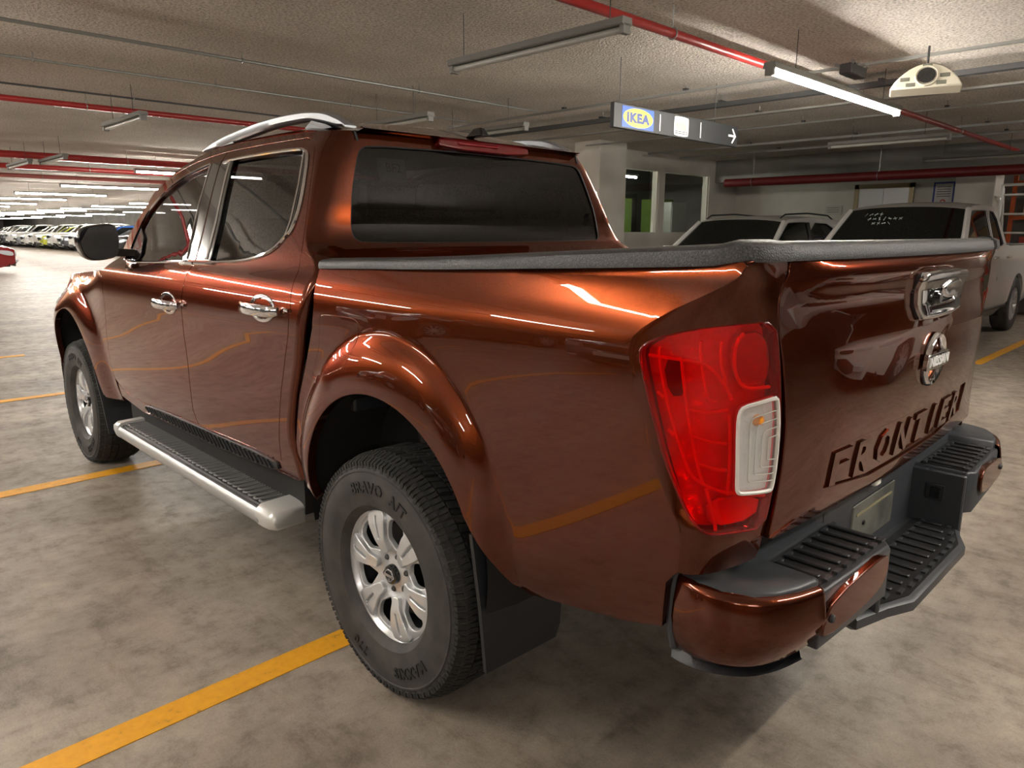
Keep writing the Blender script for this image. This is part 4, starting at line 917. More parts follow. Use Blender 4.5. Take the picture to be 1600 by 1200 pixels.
    for q in range(3): MB().box(-.40,.40,float(frontS(np.array(.3),np.array(.5))[1]),float(frontS(np.array(0.),np.array(.5))[1])+.012,zf-.17+q*.045,zf-.155+q*.045).build('grille_bar', CHROME, gr)
    panel('lower_intake', frontS, smooth_poly([(-.50,.30),(-.56,.46),(.56,.46),(.50,.30)],1), BLACKP, root, -1, step=.1, th=.02)
    MB().box(-.26,.26,nose+.06,nose+.085,.48,.60).build('number_plate', mat('number_plate_white',(220,220,214),.6), root)
    for s in (-1,1):
        hs = smooth_poly([(nose-.55,zf-.06),(nose-.50,zf+.02),(nose-.10,zf-.03),(nose-.06,zf-.17),(nose-.25,zf-.16)],1)
        panel('headlamp', side if s < 0 else mirS(side), hs, mat('headlamp_lens',(200,205,210),.08,.3,1.), root, -1 if s < 0 else 1, step=.08, th=.02, off=.012)
        panel('headlamp', frontS, [(s*.50,zf-.16),(s*.50,zf-.05),(s*.72,zf-.04),(s*.72,zf-.17)], mat('headlamp_lens'), root, -1, step=.1, th=.03, off=.01)
        MB().box(s*.62-.07,s*.62+.07,nose-.03,nose+.05,.36,.44,.01).build('fog_lamp', mat('headlamp_lens'), root)
        panel('tail_lamp', side if s < 0 else mirS(side), [(tail+.05,bt-.30),(tail+.05,bt-.06),(tail+.30,bt-.08),(tail+.22,bt-.28)], mat('tail_lamp_red',(140,10,12),.15,.0,1.), root, -1 if s < 0 else 1, step=.1, th=.02, off=.01)
        x0 = W-.05; my = cy-.28; mz = zb+.10
        MB().loft([[(s*(x0+.10+dx*.10*q),my+yy,mz+dz*.08*q) for dx,dz in ((-1,-.6),(-.6,-1),(.6,-1),(1,-.5),(1,.5),(.6,1),(-.6,1),(-1,.6))] for yy, q in ((-.03,.95),(.0,1.),(.06,.85),(.10,.5))]).build('door_mirror', body_mat if kind != 'pickup' else BLACKP, root, 50)
        MB().box(min(s*(x0-.10),s*(x0+.03)),max(s*(x0-.10),s*(x0+.03)),my-.01,my+.04,mz-.06,mz-.02).build('mirror_arm', BLACKP, root)
        for yy in (mid+.15, mid-.85 if kind == 'suv' else mid-.55):
            MB().box(min(s*(W-.015),s*(W+.012)),max(s*(W-.015),s*(W+.012)),yy-.09,yy+.09,k['belt']-.13,k['belt']-.10,.004).build('door_handle', body_mat, root)
        surf_tube(side, [(mid,.36),(mid,.8),(mid,zb)], .004, 4, 0, -1, mir=s > 0).build('door_gap', BLACKP, root)
        surf_tube(side, [(cy-.05,.36),(cy-.02,.8),(cy-.05,zb-.02)], .004, 4, 0, -1, mir=s > 0).build('door_gap', BLACKP, root)
        surf_tube(side, [(k['ry']+R+.05,k['zlo']+.03),(k['fy']-R-.05,k['zlo']+.03)], .035, 6, -.01, -1, mir=s > 0).build('sill', BLACKP, root)
        for yy in (k['fy'],k['ry']):
            RR = k['R']
            wv = empty('wheel', (s*(W-.12),yy,RR), 0 if s < 0 else PI, root)
            key = 'w'+kind
            if key not in WHEELS:
                WHEELS[key] = (MB().lathe([(RR*.62,-.10),(RR*.70,-.112),(RR*.85,-.115),(RR*.95,-.105),(RR,-.08),(RR,.08),(RR*.9,.11),(RR*.6,.10)],'x',n=40).mesh('tyre',40),
                               MB().lathe([(RR*.66,-.10),(RR*.64,-.098),(RR*.60,-.06),(RR*.58,.08)],'x',n=40).mesh('rim_barrel',40), spokes(RR))
            a, b, c = WHEELS[key]; link_mesh('tyre', a, RUBBER, wv); link_mesh('rim_barrel', b, ALLOY, wv); link_mesh('spokes', c, ALLOY, wv)
            MB().lathe([(R+.0,s*(W-.10)),(R+.005,s*(W-.45)),(.02,s*(W-.45))],'x',(0,yy,zc),24,R_(-20),R_(200)).build('wheel_arch_liner', DARK, root)
    return root
WHEELS = {}
def spokes(RR):
    m = MB(); m.lathe([(0,-.085),(RR*.16,-.085),(RR*.2,-.075),(RR*.2,-.04)],'x',n=20)
    for q in range(10):
        a = 2*PI*q/10; ca, sa = math.cos(a), math.sin(a); pts = []
        rings = []
        for r, hw, x in ((RR*.12,.020,-.078),(RR*.40,.016,-.088),(RR*.63,.020,-.094)):
            rings.append([(x+dx, r*ca-d*sa, r*sa+d*ca) for dx, d in ((0,-hw),(0,hw),(.025,hw),(.025,-hw))])
        m.loft(rings)
    return m.mesh('spokes', 40)
PROTO = {}
def recolour(o, m):
    for c in [o]+list(o.children):
        if c.type == 'MESH' and c.data.materials and c.data.materials[0] is CARMATS['white']:
            c.material_slots[0].link = 'OBJECT'; c.material_slots[0].material = m
USED = set()
def vehicle(kind, colour, loc, rz, label, cat, group=None):
    if kind not in PROTO: PROTO[kind] = make_vehicle(kind)
    if kind not in USED: r = PROTO[kind]; USED.add(kind)
    else:
        r = copy_tree(PROTO[kind])
        for c in r.children:
            if c.type == 'MESH' and c.material_slots and c.material_slots[0].link == 'OBJECT': c.material_slots[0].link = 'DATA'
    r.location = loc; r.rotation_euler = (0,0,rz); r.name = {'suv':'sport_utility_car','pickup':'pickup_truck','sedan':'saloon_car'}[kind]
    for q in ('group',):
        if q in r: del r[q]
    tag(r, label, cat, group)
    if colour != 'white': recolour(r, CARMATS[colour])
    return r
NX = PI/2                                              # nose towards -X
suv1 = vehicle('suv','white',(8.55,3.80,0),NX,'pale crossover parked nose-on beyond the cargo bed, left of the white pickup','car')
pk1 = vehicle('pickup','white',(9.05,1.58,0),NX,'white pickup truck parked beyond the tailgate, with chalk writing on its windscreen','truck')
for s_ in (-1,1):
    rr = MB().tube([(s_*.60,.28,1.60),(s_*.60,.15,1.65),(s_*.60,-.6,1.68),(s_*.60,-1.35,1.66),(s_*.60,-1.55,1.60)],.012,8).build('roof_bar', BLACKP, suv1)
# chalk marks on the pickup's windscreen (illegible scribble)
rnd_ = random.Random(5); sc = MB()
for row, (z0, n, x0) in enumerate(((1.60,4,-.05),(1.545,7,-.12),(1.49,4,-.20))):
    for i in range(n):
        x = .50+x0-i*.065
        for j in range(2):
            a = rnd_.uniform(0,PI); pts = [(x+.022*math.cos(a)*t, z0+.02*math.sin(a)*t) for t in (-1,0,1)]
            sc.tube([(px, 1.18-(1.18-.61)*((pz-1.18)/.50)+.115*(1-.6*((pz-1.18)/.5))*(1-(px/.65)**2), pz+.045*((pz-1.18)/.5)*(1-(abs(px)/.65)**2.6)) for px, pz in pts], .004, 4)
sc.build('chalk_marks', mat('chalk',(200,210,205),.9), pk1)
# rows further off
cols = ['black','silver','blue','white','grey','white','yellow','white','white','silver','white','grey','white','white','white']
kinds = ['suv','sedan','suv','pickup','suv','pickup','suv','pickup','suv','sedan','pickup','suv','suv','pickup','suv']
ordn = ['nearest','second','third','fourth','fifth','sixth','seventh','eighth','ninth','tenth','eleventh','twelfth','thirteenth','fourteenth','fifteenth']
nm = {'suv':'crossover','sedan':'saloon','pickup':'pickup'}
for i in range(15):
    vehicle(kinds[i], cols[i], (13.2+(.4 if kinds[i] == 'pickup' else 0), 43.5+i*2.75, 0), NX, f'{cols[i]} {nm[kinds[i]]}, {ordn[i]} along the far row under the tube lights', 'truck' if kinds[i] == 'pickup' else 'car', 'cars parked in the far row')
vehicle('sedan','red',(.95,27.2,0),-NX,'red saloon car cut off by the left edge of the picture','car')
# standing behind the photographer, seen mirrored in the tailgate and doors
vehicle('suv','white',(5.3,-3.6,0),R_(90),'white crossover behind the truck, seen mirrored in its tailgate','car')
vehicle('suv','grey',(-8.6,3.2,0),R_(-90),'grey crossover left of the aisle, seen mirrored in the truck doors','car')
vehicle('suv','black',(-8.6,8.4,0),R_(-90),'black crossover left of the aisle, mirrored darkly in the truck doors','car')

# ================================================================== GARAGE
def node_mat(name):
    m = bpy.data.materials.new(name); m.use_nodes = True; return m, m.node_tree, m.node_tree.nodes['Principled BSDF']
def N_(nt, t, **k):
    n = nt.nodes.new(t)
    for a, b in k.items():
        if a in n.inputs: n.inputs[a].default_value = b
        else: setattr(n, a, b)
    return n
def ramp(nt, src, stops):
    r = nt.nodes.new('ShaderNodeValToRGB'); e = r.color_ramp.elements
    while len(e) < len(stops): e.new(.5)
    for el, (p, c) in zip(e, stops): el.position = p; el.color = (*c, 1)
    nt.links.new(src, r.inputs['Fac']); return r
# polished concrete floor
FLOOR, nt, b = node_mat('polished_concrete')
tc = N_(nt,'ShaderNodeTexCoord'); n1 = N_(nt,'ShaderNodeTexNoise',Scale=.55,Detail=8.,Roughness=.62); n2 = N_(nt,'ShaderNodeTexNoise',Scale=9.,Detail=8.,Roughness=.7); n3 = N_(nt,'ShaderNodeTexNoise',Scale=140.,Detail=3.)
mp = N_(nt,'ShaderNodeMapping'); mp.inputs['Scale'].default_value = (1,2.6,1); nt.links.new(tc.outputs['Object'], mp.inputs['Vector'])
nt.links.new(mp.outputs[0], n1.inputs['Vector']); nt.links.new(tc.outputs['Object'], n2.inputs['Vector']); nt.links.new(tc.outputs['Object'], n3.inputs['Vector'])
c1 = ramp(nt, n1.outputs['Fac'], [(.32,lin((128,117,107))),(.52,lin((156,144,132))),(.72,lin((180,169,156)))])
c2 = ramp(nt, n2.outputs['Fac'], [(.30,(.50,.48,.46)),(.48,(.90,.90,.90)),(.70,(1.14,1.13,1.11))])
c3 = ramp(nt, n3.outputs['Fac'], [(.25,(.82,.81,.80)),(.6,(1.03,1.03,1.03))])
m1 = N_(nt,'ShaderNodeMixRGB',blend_type='MULTIPLY'); m1.inputs[0].default_value = .9; nt.links.new(c1.outputs[0], m1.inputs[1]); nt.links.new(c2.outputs[0], m1.inputs[2])
m2 = N_(nt,'ShaderNodeMixRGB',blend_type='MULTIPLY'); m2.inputs[0].default_value = .8; nt.links.new(m1.outputs[0], m2.inputs[1]); nt.links.new(c3.outputs[0], m2.inputs[2])
n4 = N_(nt,'ShaderNodeTexNoise',Scale=2.6,Detail=9.,Roughness=.75); mp4 = N_(nt,'ShaderNodeMapping'); mp4.inputs['Scale'].default_value = (2.4,.8,1); mp4.inputs['Rotation'].default_value = (0,0,.5); nt.links.new(tc.outputs['Object'], mp4.inputs['Vector']); nt.links.new(mp4.outputs[0], n4.inputs['Vector'])
c4 = ramp(nt, n4.outputs['Fac'], [(.36,(.66,.63,.60)),(.47,(.98,.98,.98)),(.64,(1.08,1.08,1.07))]); m3 = N_(nt,'ShaderNodeMixRGB',blend_type='MULTIPLY'); m3.inputs[0].default_value = .8; nt.links.new(m2.outputs[0], m3.inputs[1]); nt.links.new(c4.outputs[0], m3.inputs[2])
nt.links.new(m3.outputs[0], b.inputs['Base Color'])
rr = ramp(nt, n2.outputs['Fac'], [(.3,(.58,)*3),(.7,(.36,)*3)]); nt.links.new(rr.outputs[0], b.inputs['Roughness'])
b.inputs['Specular IOR Level'].default_value = .30
bp_ = N_(nt,'ShaderNodeBump',Strength=.18,Distance=.004); nt.links.new(n3.outputs['Fac'], bp_.inputs['Height']); nt.links.new(bp_.outputs[0], b.inputs['Normal'])
# sprayed ceiling
CEILM, nt, b = node_mat('sprayed_ceiling')
tc = N_(nt,'ShaderNodeTexCoord'); n1 = N_(nt,'ShaderNodeTexNoise',Scale=.7,Detail=5.); n2 = N_(nt,'ShaderNodeTexNoise',Scale=52.,Detail=3.,Roughness=.6)
for n in (n1,n2): nt.links.new(tc.outputs['Object'], n.inputs['Vector'])
c1 = ramp(nt, n1.outputs['Fac'], [(.3,lin((196,187,177))),(.7,lin((226,218,208)))]); c2 = ramp(nt, n2.outputs['Fac'], [(.34,(.42,.41,.40)),(.50,(.88,.88,.88)),(.64,(1.15,1.15,1.15))])
m1 = N_(nt,'ShaderNodeMixRGB',blend_type='MULTIPLY'); m1.inputs[0].default_value = .8; nt.links.new(c1.outputs[0], m1.inputs[1]); nt.links.new(c2.outputs[0], m1.inputs[2]); nt.links.new(m1.outputs[0], b.inputs['Base Color'])
b.inputs['Roughness'].default_value = .95
bp_ = N_(nt,'ShaderNodeBump',Strength=.9,Distance=.02); nt.links.new(n2.outputs['Fac'], bp_.inputs['Height']); nt.links.new(bp_.outputs[0], b.inputs['Normal'])
WALLM = mat('painted_wall', (206,200,190), .7, noise=(1.4,(182,176,166),.35,.75), bump=(60,.15,.004))
GREYW = mat('grey_wall', (150,146,140), .8, noise=(1.2,(120,116,110),.35,.75), bump=(50,.2,.004))
LINE, nt, b = node_mat('worn_yellow_paint')
tc = N_(nt,'ShaderNodeTexCoord'); n1 = N_(nt,'ShaderNodeTexNoise',Scale=26.,Detail=7.,Roughness=.7); nt.links.new(tc.outputs['Object'], n1.inputs['Vector'])
c1 = ramp(nt, n1.outputs['Fac'], [(.30,lin((150,120,60))),(.40,lin((226,158,24))),(.7,lin((240,172,30)))]); nt.links.new(c1.outputs[0], b.inputs['Base Color']); b.inputs['Roughness'].default_value = .5
REDPIPE = mat('red_pipe_paint', (146,28,26), .4, coat=.3)
CONDUIT = mat('galvanised_conduit', (150,150,146), .4, .6)
DARKTRAY = mat('dark_tray', (74,74,74), .6, .3)
LAMPBODY = mat('lamp_housing_grey', (120,118,113), .5)

def struct(o): o['kind'] = 'structure'; return o
struct(MB().box(-30,30,-22,110,-.2,0).build('floor', FLOOR))
struct(MB().box(-30,30,-22,110,CEIL,CEIL+.3).build('ceiling', CEILM))
struct(MB().box(-30,30,109,110,0,CEIL).build('wall_far', GREYW))
struct(MB().box(-30,30,-22,-21,0,CEIL).build('wall_back', GREYW))
struct(MB().box(-30,-29,-22,110,0,CEIL).build('wall_left', GREYW))
struct(MB().box(17.5,18.2,9,110,0,CEIL).build('wall_right_far', GREYW))
# booth wall with two windows
BY = 6.3
def byS(u, v): return np.stack([u+0*v, BY+0*u+0*v, v+0*u], -1)
wn = [[(8.22,1.385),(8.22,2.50),(9.72,2.50),(9.72,1.385)],[(9.90,1.385),(9.90,2.50),(11.50,2.50),(11.50,1.385)]]
struct(panel('wall_booth', byS, [(7.55,0),(7.55,CEIL),(12.7,CEIL),(12.7,0)], WALLM, None, 1, wn, step=.4, th=.16, rnd=.004))
for i, q in enumerate(wn):
    wd = struct(MB().add([(q[0][0],BY+.05,q[0][1]),(q[2][0],BY+.05,q[0][1]),(q[2][0],BY+.05,q[1][1]),(q[0][0],BY+.05,q[1][1])],[(0,1,2,3)]).build(f'window_{i+1}', GLASS))
    fr = MB()
    for a, c in ((q[0][0],q[0][0]+.03),(q[2][0]-.03,q[2][0])): fr.box(a,c,BY+.03,BY+.08,q[0][1],q[1][1])
    fr.build('window_frame', WALLM, wd)
struct(MB().box(7.55,12.7,8.6,8.7,0,CEIL).build('wall_booth_inner', mat('dark_office_wall',(58,60,54),.8)))
tag(MB().box(9.9,11.2,8.0,8.45,.0,2.1).build('green_partition', mat('green_panel',(96,124,42),.6)),'green partition panel behind the booth window','partition')
tag(MB().box(11.7,12.2,7.6,8.1,.0,2.1).build('green_partition', mat('green_panel')),'narrow green partition behind the right booth pane','partition')
lk = tag(empty('steel_locker',(8.95,6.75,0)),'pale steel locker inside the booth, behind the left pane','locker')
MB().box(-.30,.30,0,.45,0,2.2,.01).build('body', mat('locker_cream',(176,168,144),.5), lk); MB().box(-.28,.28,-.012,.0,.1,2.15,.003).build('door', mat('locker_cream'), lk)
MB().box(.20,.24,-.03,-.012,1.0,1.15).build('handle', CHROME, lk)
ck = tag(empty('steel_cabinet',(11.35,6.9,0)),'bright steel cabinet inside the booth, behind the right pane','cabinet')
MB().box(-.28,.28,0,.5,0,2.0,.01).build('body', ALU, ck); MB().box(-.26,.26,-.012,0,.1,1.95,.003).build('door', ALU, ck)
tag(MB().box(7.25,7.95,5.75,6.28,0,CEIL,.01).build('square_column', WALLM),'white square column at the left end of the booth','column')
# wall with the lift
XW = 12.6
struct(MB().box(XW,XW+.3,2.0,BY,0,CEIL).build('wall_lift', WALLM))
struct(MB().box(XW+.9,XW+1.2,-21,2.0,0,CEIL).build('wall_store', GREYW))
struct(MB().box(XW-.9,XW,-6,BY,2.38,CEIL).build('trim_1', GREYW))
lift = struct(empty('door_1',(XW,3.30,0)))
for k_ in (0,1): MB().box(-.03,-.01,-.44+k_*.442,-.002+k_*.442,0,2.20,.002).build('lift_leaf', ALU, lift)
MB().box(-.05,.0,-.52,-.44,0,2.28).box(-.05,.0,.442,.52,0,2.28).box(-.05,.0,-.52,.52,2.20,2.28).build('lift_frame', mat('brass_frame',(148,134,106),.35,.7), lift)
po = tag(empty('wall_notice',(XW-.01,2.30,2.03)),'blue framed notice on the wall right of the lift','notice')
MB().box(-.02,0,-.17,.17,-.24,.24).build('frame', mat('notice_blue',(44,58,140),.5), po); MB().box(-.024,-.02,-.14,.14,-.20,.21).build('sheet', mat('notice_sheet',(206,200,194),.7), po)
for k_ in range(5): MB().box(-.026,-.024,-.11,.11,.15-k_*.04,.16-k_*.04).build('print_line', INK, po)
MB().lathe([(.025,-.0262),(.045,-.0262)],'x',(0,0,-.10),20).build('print_mark', mat('notice_red',(190,50,40),.7), po)
p2_ = tag(empty('wall_plate',(XW-.01,4.2,1.82)),'small pale instruction sheet on the wall left of the lift','notice')
MB().box(-.01,0,-.16,.16,-.09,.09).build('sheet', mat('sheet_grey',(186,182,174),.7), p2_)
for k_ in range(3): MB().box(-.012,-.01,-.12,.12,.04-k_*.04,.05-k_*.04).build('print_line', mat('faded_ink',(110,108,104),.8), p2_)
tag(MB().box(XW-.55,XW-.02,1.42,2.0,0,2.37,.01).build('square_column', WALLM),'pale square column right of the framed notice','column')
# store rack and ladder at the far right
rk = tag(empty('storage_rack',(XW+.55,.02,0)),'orange storage rack with boxes at the far right edge','rack')
for yy in (-1.6,-.2,1.3): MB().box(-.25,-.19,yy-.03,yy+.03,0,2.35).build('upright', mat('rack_orange',(186,84,36),.5), rk)
for z in (.3,1.0,1.62,2.2): MB().box(-.26,.25,-1.6,1.3,z,z+.06).build('shelf', mat('rack_orange'), rk)
bc = [(150,40,34),(176,150,104),(120,96,66),(70,90,74),(160,60,48),(190,170,130)]
for i in range(12):
    z = (.36,1.06,1.68)[i % 3]; yy = -1.45+(i//3)*.68; tag(MB().box(XW+.32,XW+.75,.02+yy,.02+yy+.55,z,z+.28+.05*(i % 2),.006).build('carton', mat(f'carton_{i%6}', bc[i%6], .8)), f'{["red","tan","brown","green","rust","buff"][i%6]} carton on the {["bottom","middle","top"][i%3]} shelf of the orange rack, {["first","second","third","fourth"][i//3]} from its right end', 'box', 'cartons on the rack')
ld = tag(empty('rolling_ladder',(12.0,.95,0)),'white tubular rolling ladder standing behind the white pickup','ladder')
for yy in (-.35,.35):
    MB().tube([(0,yy,.1),(0,yy,2.15)],.022,8).build('rail', WHITEP, ld); MB().tube([(.8,yy,.1),(.05,yy,2.1)],.02,8).build('rail', WHITEP, ld)
for z in (.5,.8,1.1,1.4,1.7,2.0): MB().box(.76-(z-.1)*.365,.98-(z-.1)*.365,-.34,.34,z-.015,z+.015).build('rung', WHITEP, ld)
MB().tube([(0,-.35,2.15),(0,.35,2.15)],.022,8).build('top_bar', WHITEP, ld)
# parking lines
for y, nm_, x0 in ((.345,'worn yellow bay line running under the rear wheel',-5.8),(2.84,'yellow bay line passing just behind the front wheel',-5.8),(5.42,'yellow bay line ahead of the truck, next beyond the front wheel',-5.8),(7.95,'faint yellow bay line second ahead of the truck',-5.8)):
    tag(MB().box(x0,-.30,y-.052,y+.052,-.002,.0025).build('parking_line', LINE), nm_, 'line', 'bay lines')
tag(MB().box(7.0,12.0,.20,.30,-.002,.0025).build('parking_line', LINE), 'yellow bay line beside the white pickup', 'line', 'bay lines')
tag(MB().box(7.0,12.0,2.50,2.60,-.002,.0025).build('parking_line', LINE), 'yellow bay line between the white pickup and the pale crossover', 'line', 'bay lines')

# ---- pipes and trays under the ceiling
def pipe(name, p0, p1, r, m_, label, hang=1.8, cat='pipe', first=.6, rod=.004):
    p0 = Vector(p0); p1 = Vector(p1); root = tag(empty(name, p0), label, cat); L = (p1-p0).length; d = (p1-p0)/L
    MB().cyl((0,0,0), tuple(p1-p0), r, 14).build('pipe_run', m_, root)
    t = first; i = 0
    while t < L and i < 14:
        q = d*t; MB().cyl((q.x,q.y,q.z), (q.x,q.y,CEIL-p0.z), rod, 6).build('hanger_rod', CONDUIT, root)
        a = d.cross(Vector((0,0,1))); MB().tube([tuple(q+(a*math.cos(k*PI/6)+Vector((0,0,1))*math.sin(k*PI/6))*(r+.004)) for k in range(12)], .006, 5, closed=True).build('clamp', CONDUIT, root)
        t += hang; i += 1
    return root
pipe('grey_conduit',(-7,4.20,2.74),(4.3,4.32,2.74),.013,CONDUIT,'thin pale conduit, nearest of those crossing the ceiling at upper left')
pipe('grey_conduit',(-7,5.45,2.75),(4.3,5.55,2.75),.011,CONDUIT,'thin conduit, second from the camera across the upper left ceiling',1.5)
pipe('grey_conduit',(-7,6.86,2.76),(6.8,6.92,2.76),.010,DARKTRAY,'thin dark conduit, third from the camera across the upper left ceiling')
pipe('sprinkler_pipe',(-8,1.16,2.64),(14,1.10,2.64),.030,REDPIPE,'red sprinkler pipe running above the lit tube and over the truck',3.2)
pipe('sprinkler_pipe',(-8,7.20,2.66),(7.0,7.05,2.66),.030,REDPIPE,'red sprinkler pipe above the cab, nearest of those at left',2.6)
pipe('sprinkler_pipe',(-10,12.9,2.62),(16,13.2,2.62),.06,REDPIPE,'thick red pipe, second of those crossing the far left ceiling',3.)
pipe('sprinkler_pipe',(-10,15.2,2.60),(16,15.6,2.60),.05,REDPIPE,'red pipe, third of those crossing the far left ceiling',3.)
pipe('sprinkler_pipe',(-10,19.2,2.66),(16,19.4,2.66),.05,mat('hazed_red_pipe',(170,90,84),.5),'red pipe paled by haze, farthest crossing the left ceiling',3.)  # haze over the distant pipe is mixed into its colour
pipe('water_main',(10.8,-7,2.30),(10.8,5.55,2.30),.075,mat('dark_red_pipe',(104,24,24),.45),'thick dark red main running along the lift wall',2.2,first=1.0,rod=.008)
def tray(x, y0, y1, z, hw, hh, label, m_=DARKTRAY):
    root = tag(empty('cable_tray',(x,y0,z)), label, 'cable tray')
    MB().box(-hw,hw,0,y1-y0,-hh,hh).build('channel', m_, root)
    for i in range(int((y1-y0)/1.6)): 
        y = .5+i*1.6; MB().cyl((0,y,hh),(0,y,CEIL-z),.004,6).build('hanger_rod', CONDUIT, root); MB().box(-hw-.012,hw+.012,y-.02,y+.02,hh,hh+.02).build('clamp', DARKTRAY, root)
tray(5.23,-6,6.2,2.715,.045,.022,'dark cable tray running over the tailgate toward the black sign')
tray(4.52,-6,6.2,2.755,.012,.012,'thin conduit beside the dark cable tray',CONDUIT)
tray(6.06,-6,6.2,2.715,.05,.010,'pale flat cable tray beyond the dark one',mat('pale_tray',(140,138,132),.6))
tray(7.2,-6,6.0,2.73,.010,.010,'thin conduit on the ceiling above the pale crossover',CONDUIT)
tray(8.9,-6,6.0,2.73,.016,.016,'thin conduit on the ceiling above the white pickup',CONDUIT)
tray(9.9,-6,6.0,2.73,.018,.018,'grey conduit near the lift wall soffit',CONDUIT)
# sprinkler valve cluster and small junction boxes
jb = tag(empty('junction_box',(4.30,.80,2.66)),'cluster of conduit fittings under the ceiling right of the lit tube','fittings')
MB().box(-.16,.16,-.05,.05,-.03,.05,.008).build('bracket', DARKTRAY, jb)
for k_ in range(4): MB().tube([(-.15+k_*.1,-.06,.06),(-.12+k_*.1,.0,.03),(-.15+k_*.1,.09,.05)],.012,8).build('elbow', CONDUIT, jb)

# ---- tube lamps
TUBE = bpy.data.materials.new('lit_tube'); TUBE.use_nodes = True
e_ = TUBE.node_tree.nodes['Principled BSDF']; e_.inputs['Base Color'].default_value = (.9,.9,.9,1); e_.inputs['Emission Color'].default_value = (1.,.95,.86,1); e_.inputs['Emission Strength'].default_value = TUBE_STRENGTH
DEAD = mat('unlit_tube', (170,168,160), .3)
LM = {}
def lamp_meshes(L, lit):
    key = (round(L,2), lit)
    if key not in LM:
        LM[key] = (MB().loft([[(x,a,b) for a, b in ((-.046,.0),(-.040,.035),(.040,.035),(.046,0),(.040,-.006),(-.040,-.006))] for x in (-L/2,L/2)]).mesh('housing',30),
                   MB().cyl((-L/2+.03,0,-.026),(L/2-.03,0,-.026),.019,12).mesh('tube',40), MB().box(-.015,.015,-.03,.03,-.05,0).mesh('end_holder',30),
                   MB().cyl((0,0,.03),(0,0,CEIL-LAMPZ),.003,6).mesh('hanger_rod',30))
    return LM[key]
def tube_lamp(x, y, L, ax, lit, label, group=None, z=LAMPZ):
    r = tag(empty('tube_lamp',(x,y,z), 0 if ax == 'x' else PI/2), label, 'lamp', group)
    h, t, e, rd = lamp_meshes(L, lit)
    link_mesh('housing', h, LAMPBODY, r); tb_ = bpy.data.objects.new('tube', t); COL.objects.link(tb_); tb_.parent = r
    if not t.materials: t.materials.append(TUBE if lit else DEAD)
    for s in (-1,1): link_mesh('end_holder', e, LAMPBODY, r, (s*(L/2-.015),0,0))
    for s in (-1,1): link_mesh('hanger_rod', rd, DARKTRAY, r, (s*(L/2-(.40 if L > 2 else .12 if abs(y-1.61) < .01 else .28)),0,0))
    return r
tube_lamp(4.19,.82,2.55,'x',True,'single lit tube lamp hanging along the red pipe at upper right')
for x, y, L, lb in ((1.38,1.61,1.47,'unlit tube lamp at top centre, meeting the red pipe at its right end'),(.62,6.72,1.2,'unlit tube lamp hanging below the red pipe at left'),(1.17,12.0,1.5,'unlit tube lamp beside the thick red pipe at far left'),(.98,13.4,1.6,'unlit tube lamp cut by the thin red pipe at the left edge'),
                    (2.62,4.75,1.2,'unlit tube lamp just above the cab roof corner'),(3.75,4.7,1.5,'unlit tube lamp above the roof antenna'),(7.75,1.68,1.4,'unlit pale tube lamp right of the lit one'),(10.6,1.4,1.4,'unlit tube lamp in the dark above the white pickup roof')):
    tube_lamp(x, y, L, 'y', False, lb)
G = 'lit tube lamps over the far rows'
for i, (x, y) in enumerate([(4.1,13.4),(4.3,19.6),(4.3,24.8),(4.3,29.6),(4.6,35.6),(4.6,41),(4.6,47),(4.6,53),(4.6,60),(4.6,68)]):
    tube_lamp(x, y, 2.55, 'x', True, f'lit tube lamp, {ordn[i]} of the bright line nearest the truck at far left', G)
for i, y in enumerate((31.3,36.6,42,47,52,57,63,70,78)):
    tube_lamp(9.5, y, 2.55, 'x', True, f'lit tube lamp, {ordn[i]} of the middle bright line at far left', G)
for i, y in enumerate((40,48,56,64,72,80,88)):
    tube_lamp(14.3, y, 2.55, 'x', True, f'lit tube lamp, {ordn[i]} of the line above the far parked row', G)
# unseen lamps beside and behind the camera; the last added to light the rack
for i, (x, y, ax) in enumerate([(-3.6,1.0,'x'),(-2.9,6.1,'x'),(-2.9,11.3,'x'),(-2.9,16.5,'x'),(-2.9,21.7,'x'),(-2.9,27.,'x'),(-8.2,-4.6,'x'),(-8.2,.6,'x'),(-8.2,6.1,'x'),(-8.2,11.3,'x'),(-8.2,16.5,'x'),(1.1,-2.6,'x'),(-4.6,-5.6,'x'),(-13.5,3.,'x'),(12.2,-1.6,'x')]):
    tube_lamp(x, y, 2.55, ax, True, f'lit tube lamp out of view beside and behind the truck, {(ordn+["sixteenth"])[i]} of them', 'lit tube lamps out of view')

tube_lamp(9.7,7.35,1.5,'x',True,'lit tube lamp inside the glazed booth')
# ---- hanging sign
sg_ = tag(empty('hanging_sign',(4.03,2.225,2.35)),'long black hanging sign with a blue and yellow logo, an icon and an arrow','sign')
MB().box(-1.03,1.03,-.02,.02,-.10,.10,.004).build('panel', mat('sign_charcoal',(27,28,30),.5), sg_)
Y0 = -.0215
MB().box(-.92,-.46,Y0-.001,Y0+.002,-.085,.085).build('logo_field', mat('sign_blue',(18,78,172),.4), sg_)
MB().prism([(-.69+.215*math.cos(t), .078*math.sin(t)) for t in [k*PI/20 for k in range(40)]], Y0-.003, Y0-.001, 'y').build('logo_oval', mat('sign_yellow',(248,206,60),.4), sg_)
V, F = text_verts('IKEA', .115, .0008, .0065, spacing=1.12); s1 = .33/(V[:,0].max()-V[:,0].min()); xm = (V[:,0].max()+V[:,0].min())/2; ym = (V[:,1].max()+V[:,1].min())/2; s2 = .082/(V[:,1].max()-V[:,1].min())
MB().add([(-.69+(v[0]-xm)*s1, Y0-.0038-v[2], (v[1]-ym)*s2) for v in V], F).build('logo_lettering', mat('sign_blue_dark',(14,44,120),.4), sg_, 0)
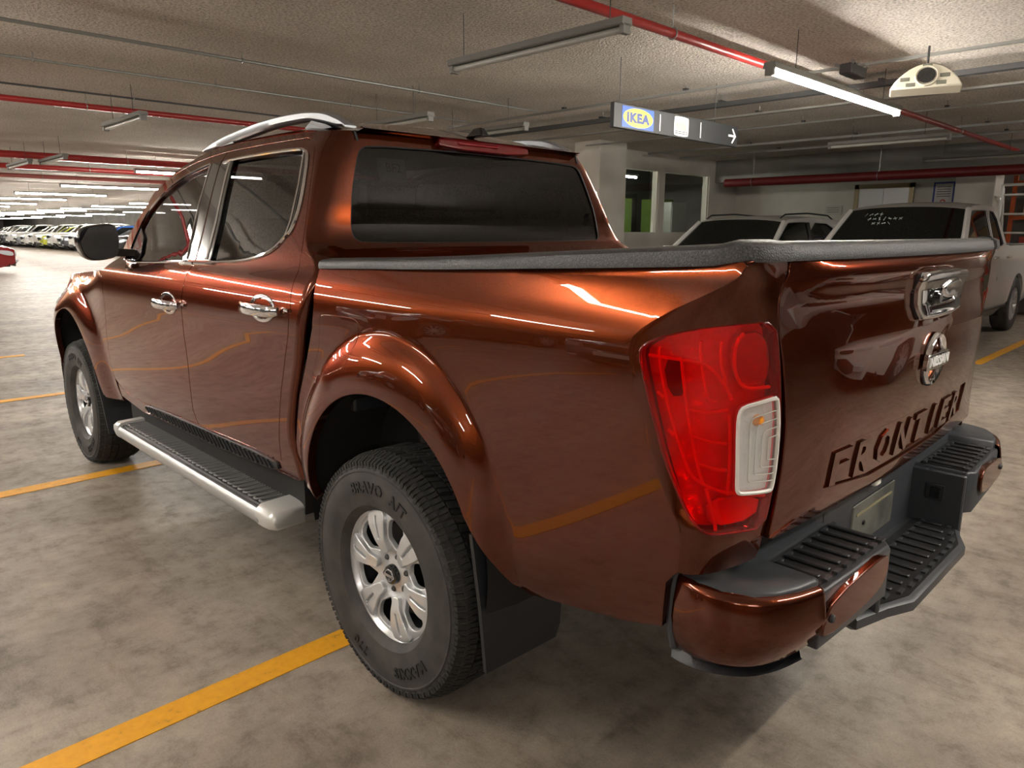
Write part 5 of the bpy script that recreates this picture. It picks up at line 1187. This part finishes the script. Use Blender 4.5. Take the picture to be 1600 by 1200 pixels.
for x in (-.36,.32): MB().box(x-.006,x+.006,Y0-.001,Y0+.001,-.07,.07).build('divider', mat('sign_white',(226,226,222),.5), sg_)
MB().prism(smooth_poly([(-.135,-.065),(-.135,.065),(-.12,.085),(.09,.085),(.105,.065),(.105,-.065),(.09,-.085),(-.12,-.085)],1), Y0-.001, Y0+.001, 'y').build('icon_plate', mat('sign_white'), sg_)
MB().prism([(-.10,-.035),(-.10,.02),(-.08,.035),(-.06,.015),(-.04,.05),(-.015,.02),(.01,.055),(.03,.015),(.055,.04),(.07,-.035)], Y0-.003, Y0-.001, 'y').build('icon_drawing', mat('icon_tan',(196,172,150),.6), sg_)
for z in (-.045,-.062): MB().box(-.12,.09,Y0-.003,Y0-.001,z-.003,z+.003).build('icon_print', INK, sg_)
MB().prism([(.845,-.010),(.845,.010),(.985,.010),(.985,-.010)], Y0-.001, Y0+.001, 'y').prism([(.91,.065),(.93,.072),(.998,.0),(.93,-.072),(.91,-.065),(.965,0)], Y0-.001, Y0+.001, 'y').build('arrow', mat('sign_white'), sg_, 0)
for x in (-.93,.60): MB().cyl((x,0,.10),(x,0,CEIL-2.35),.003,6).build('hanger_wire', DARKTRAY, sg_)
# ---- wedge speaker
sp = tag(empty('ceiling_speaker',(4.20,.22,2.44)),'white half-round horn speaker with a black centre under the cable tray','speaker')
hp = [(-.24+.48*k/16, .19*math.sin(PI*k/16)**.7) for k in range(17)]
sp.rotation_euler = (R_(-18),0,R_(-72))
MB().prism(hp, -.05, .08, 'y').build('shell', mat('speaker_white',(214,208,190),.45), sp, bevel=.012)
MB().lathe([(0,-.035),(.03,-.045),(.062,-.055),(.072,-.068),(.078,-.066),(.080,-.04)],'y',(0,0,.085),28).build('horn_ring', mat('speaker_white'), sp)
MB().lathe([(0,-.060),(.03,-.064),(.060,-.067)],'y',(0,0,.085),24).build('horn', GLOSSB, sp)
for x0, z0 in ((-.14,.07),(.12,.085),(-.10,.025),(.10,.03),(0,.165)): MB().box(x0-.032,x0+.032,-.055,-.05,z0-.014,z0+.014,.002).build('vent', mat('speaker_grey',(110,110,98),.6), sp)
MB().cyl((0,.02,.18),(0,.02,.36),.008,8).build('stem', DARKTRAY, sp)
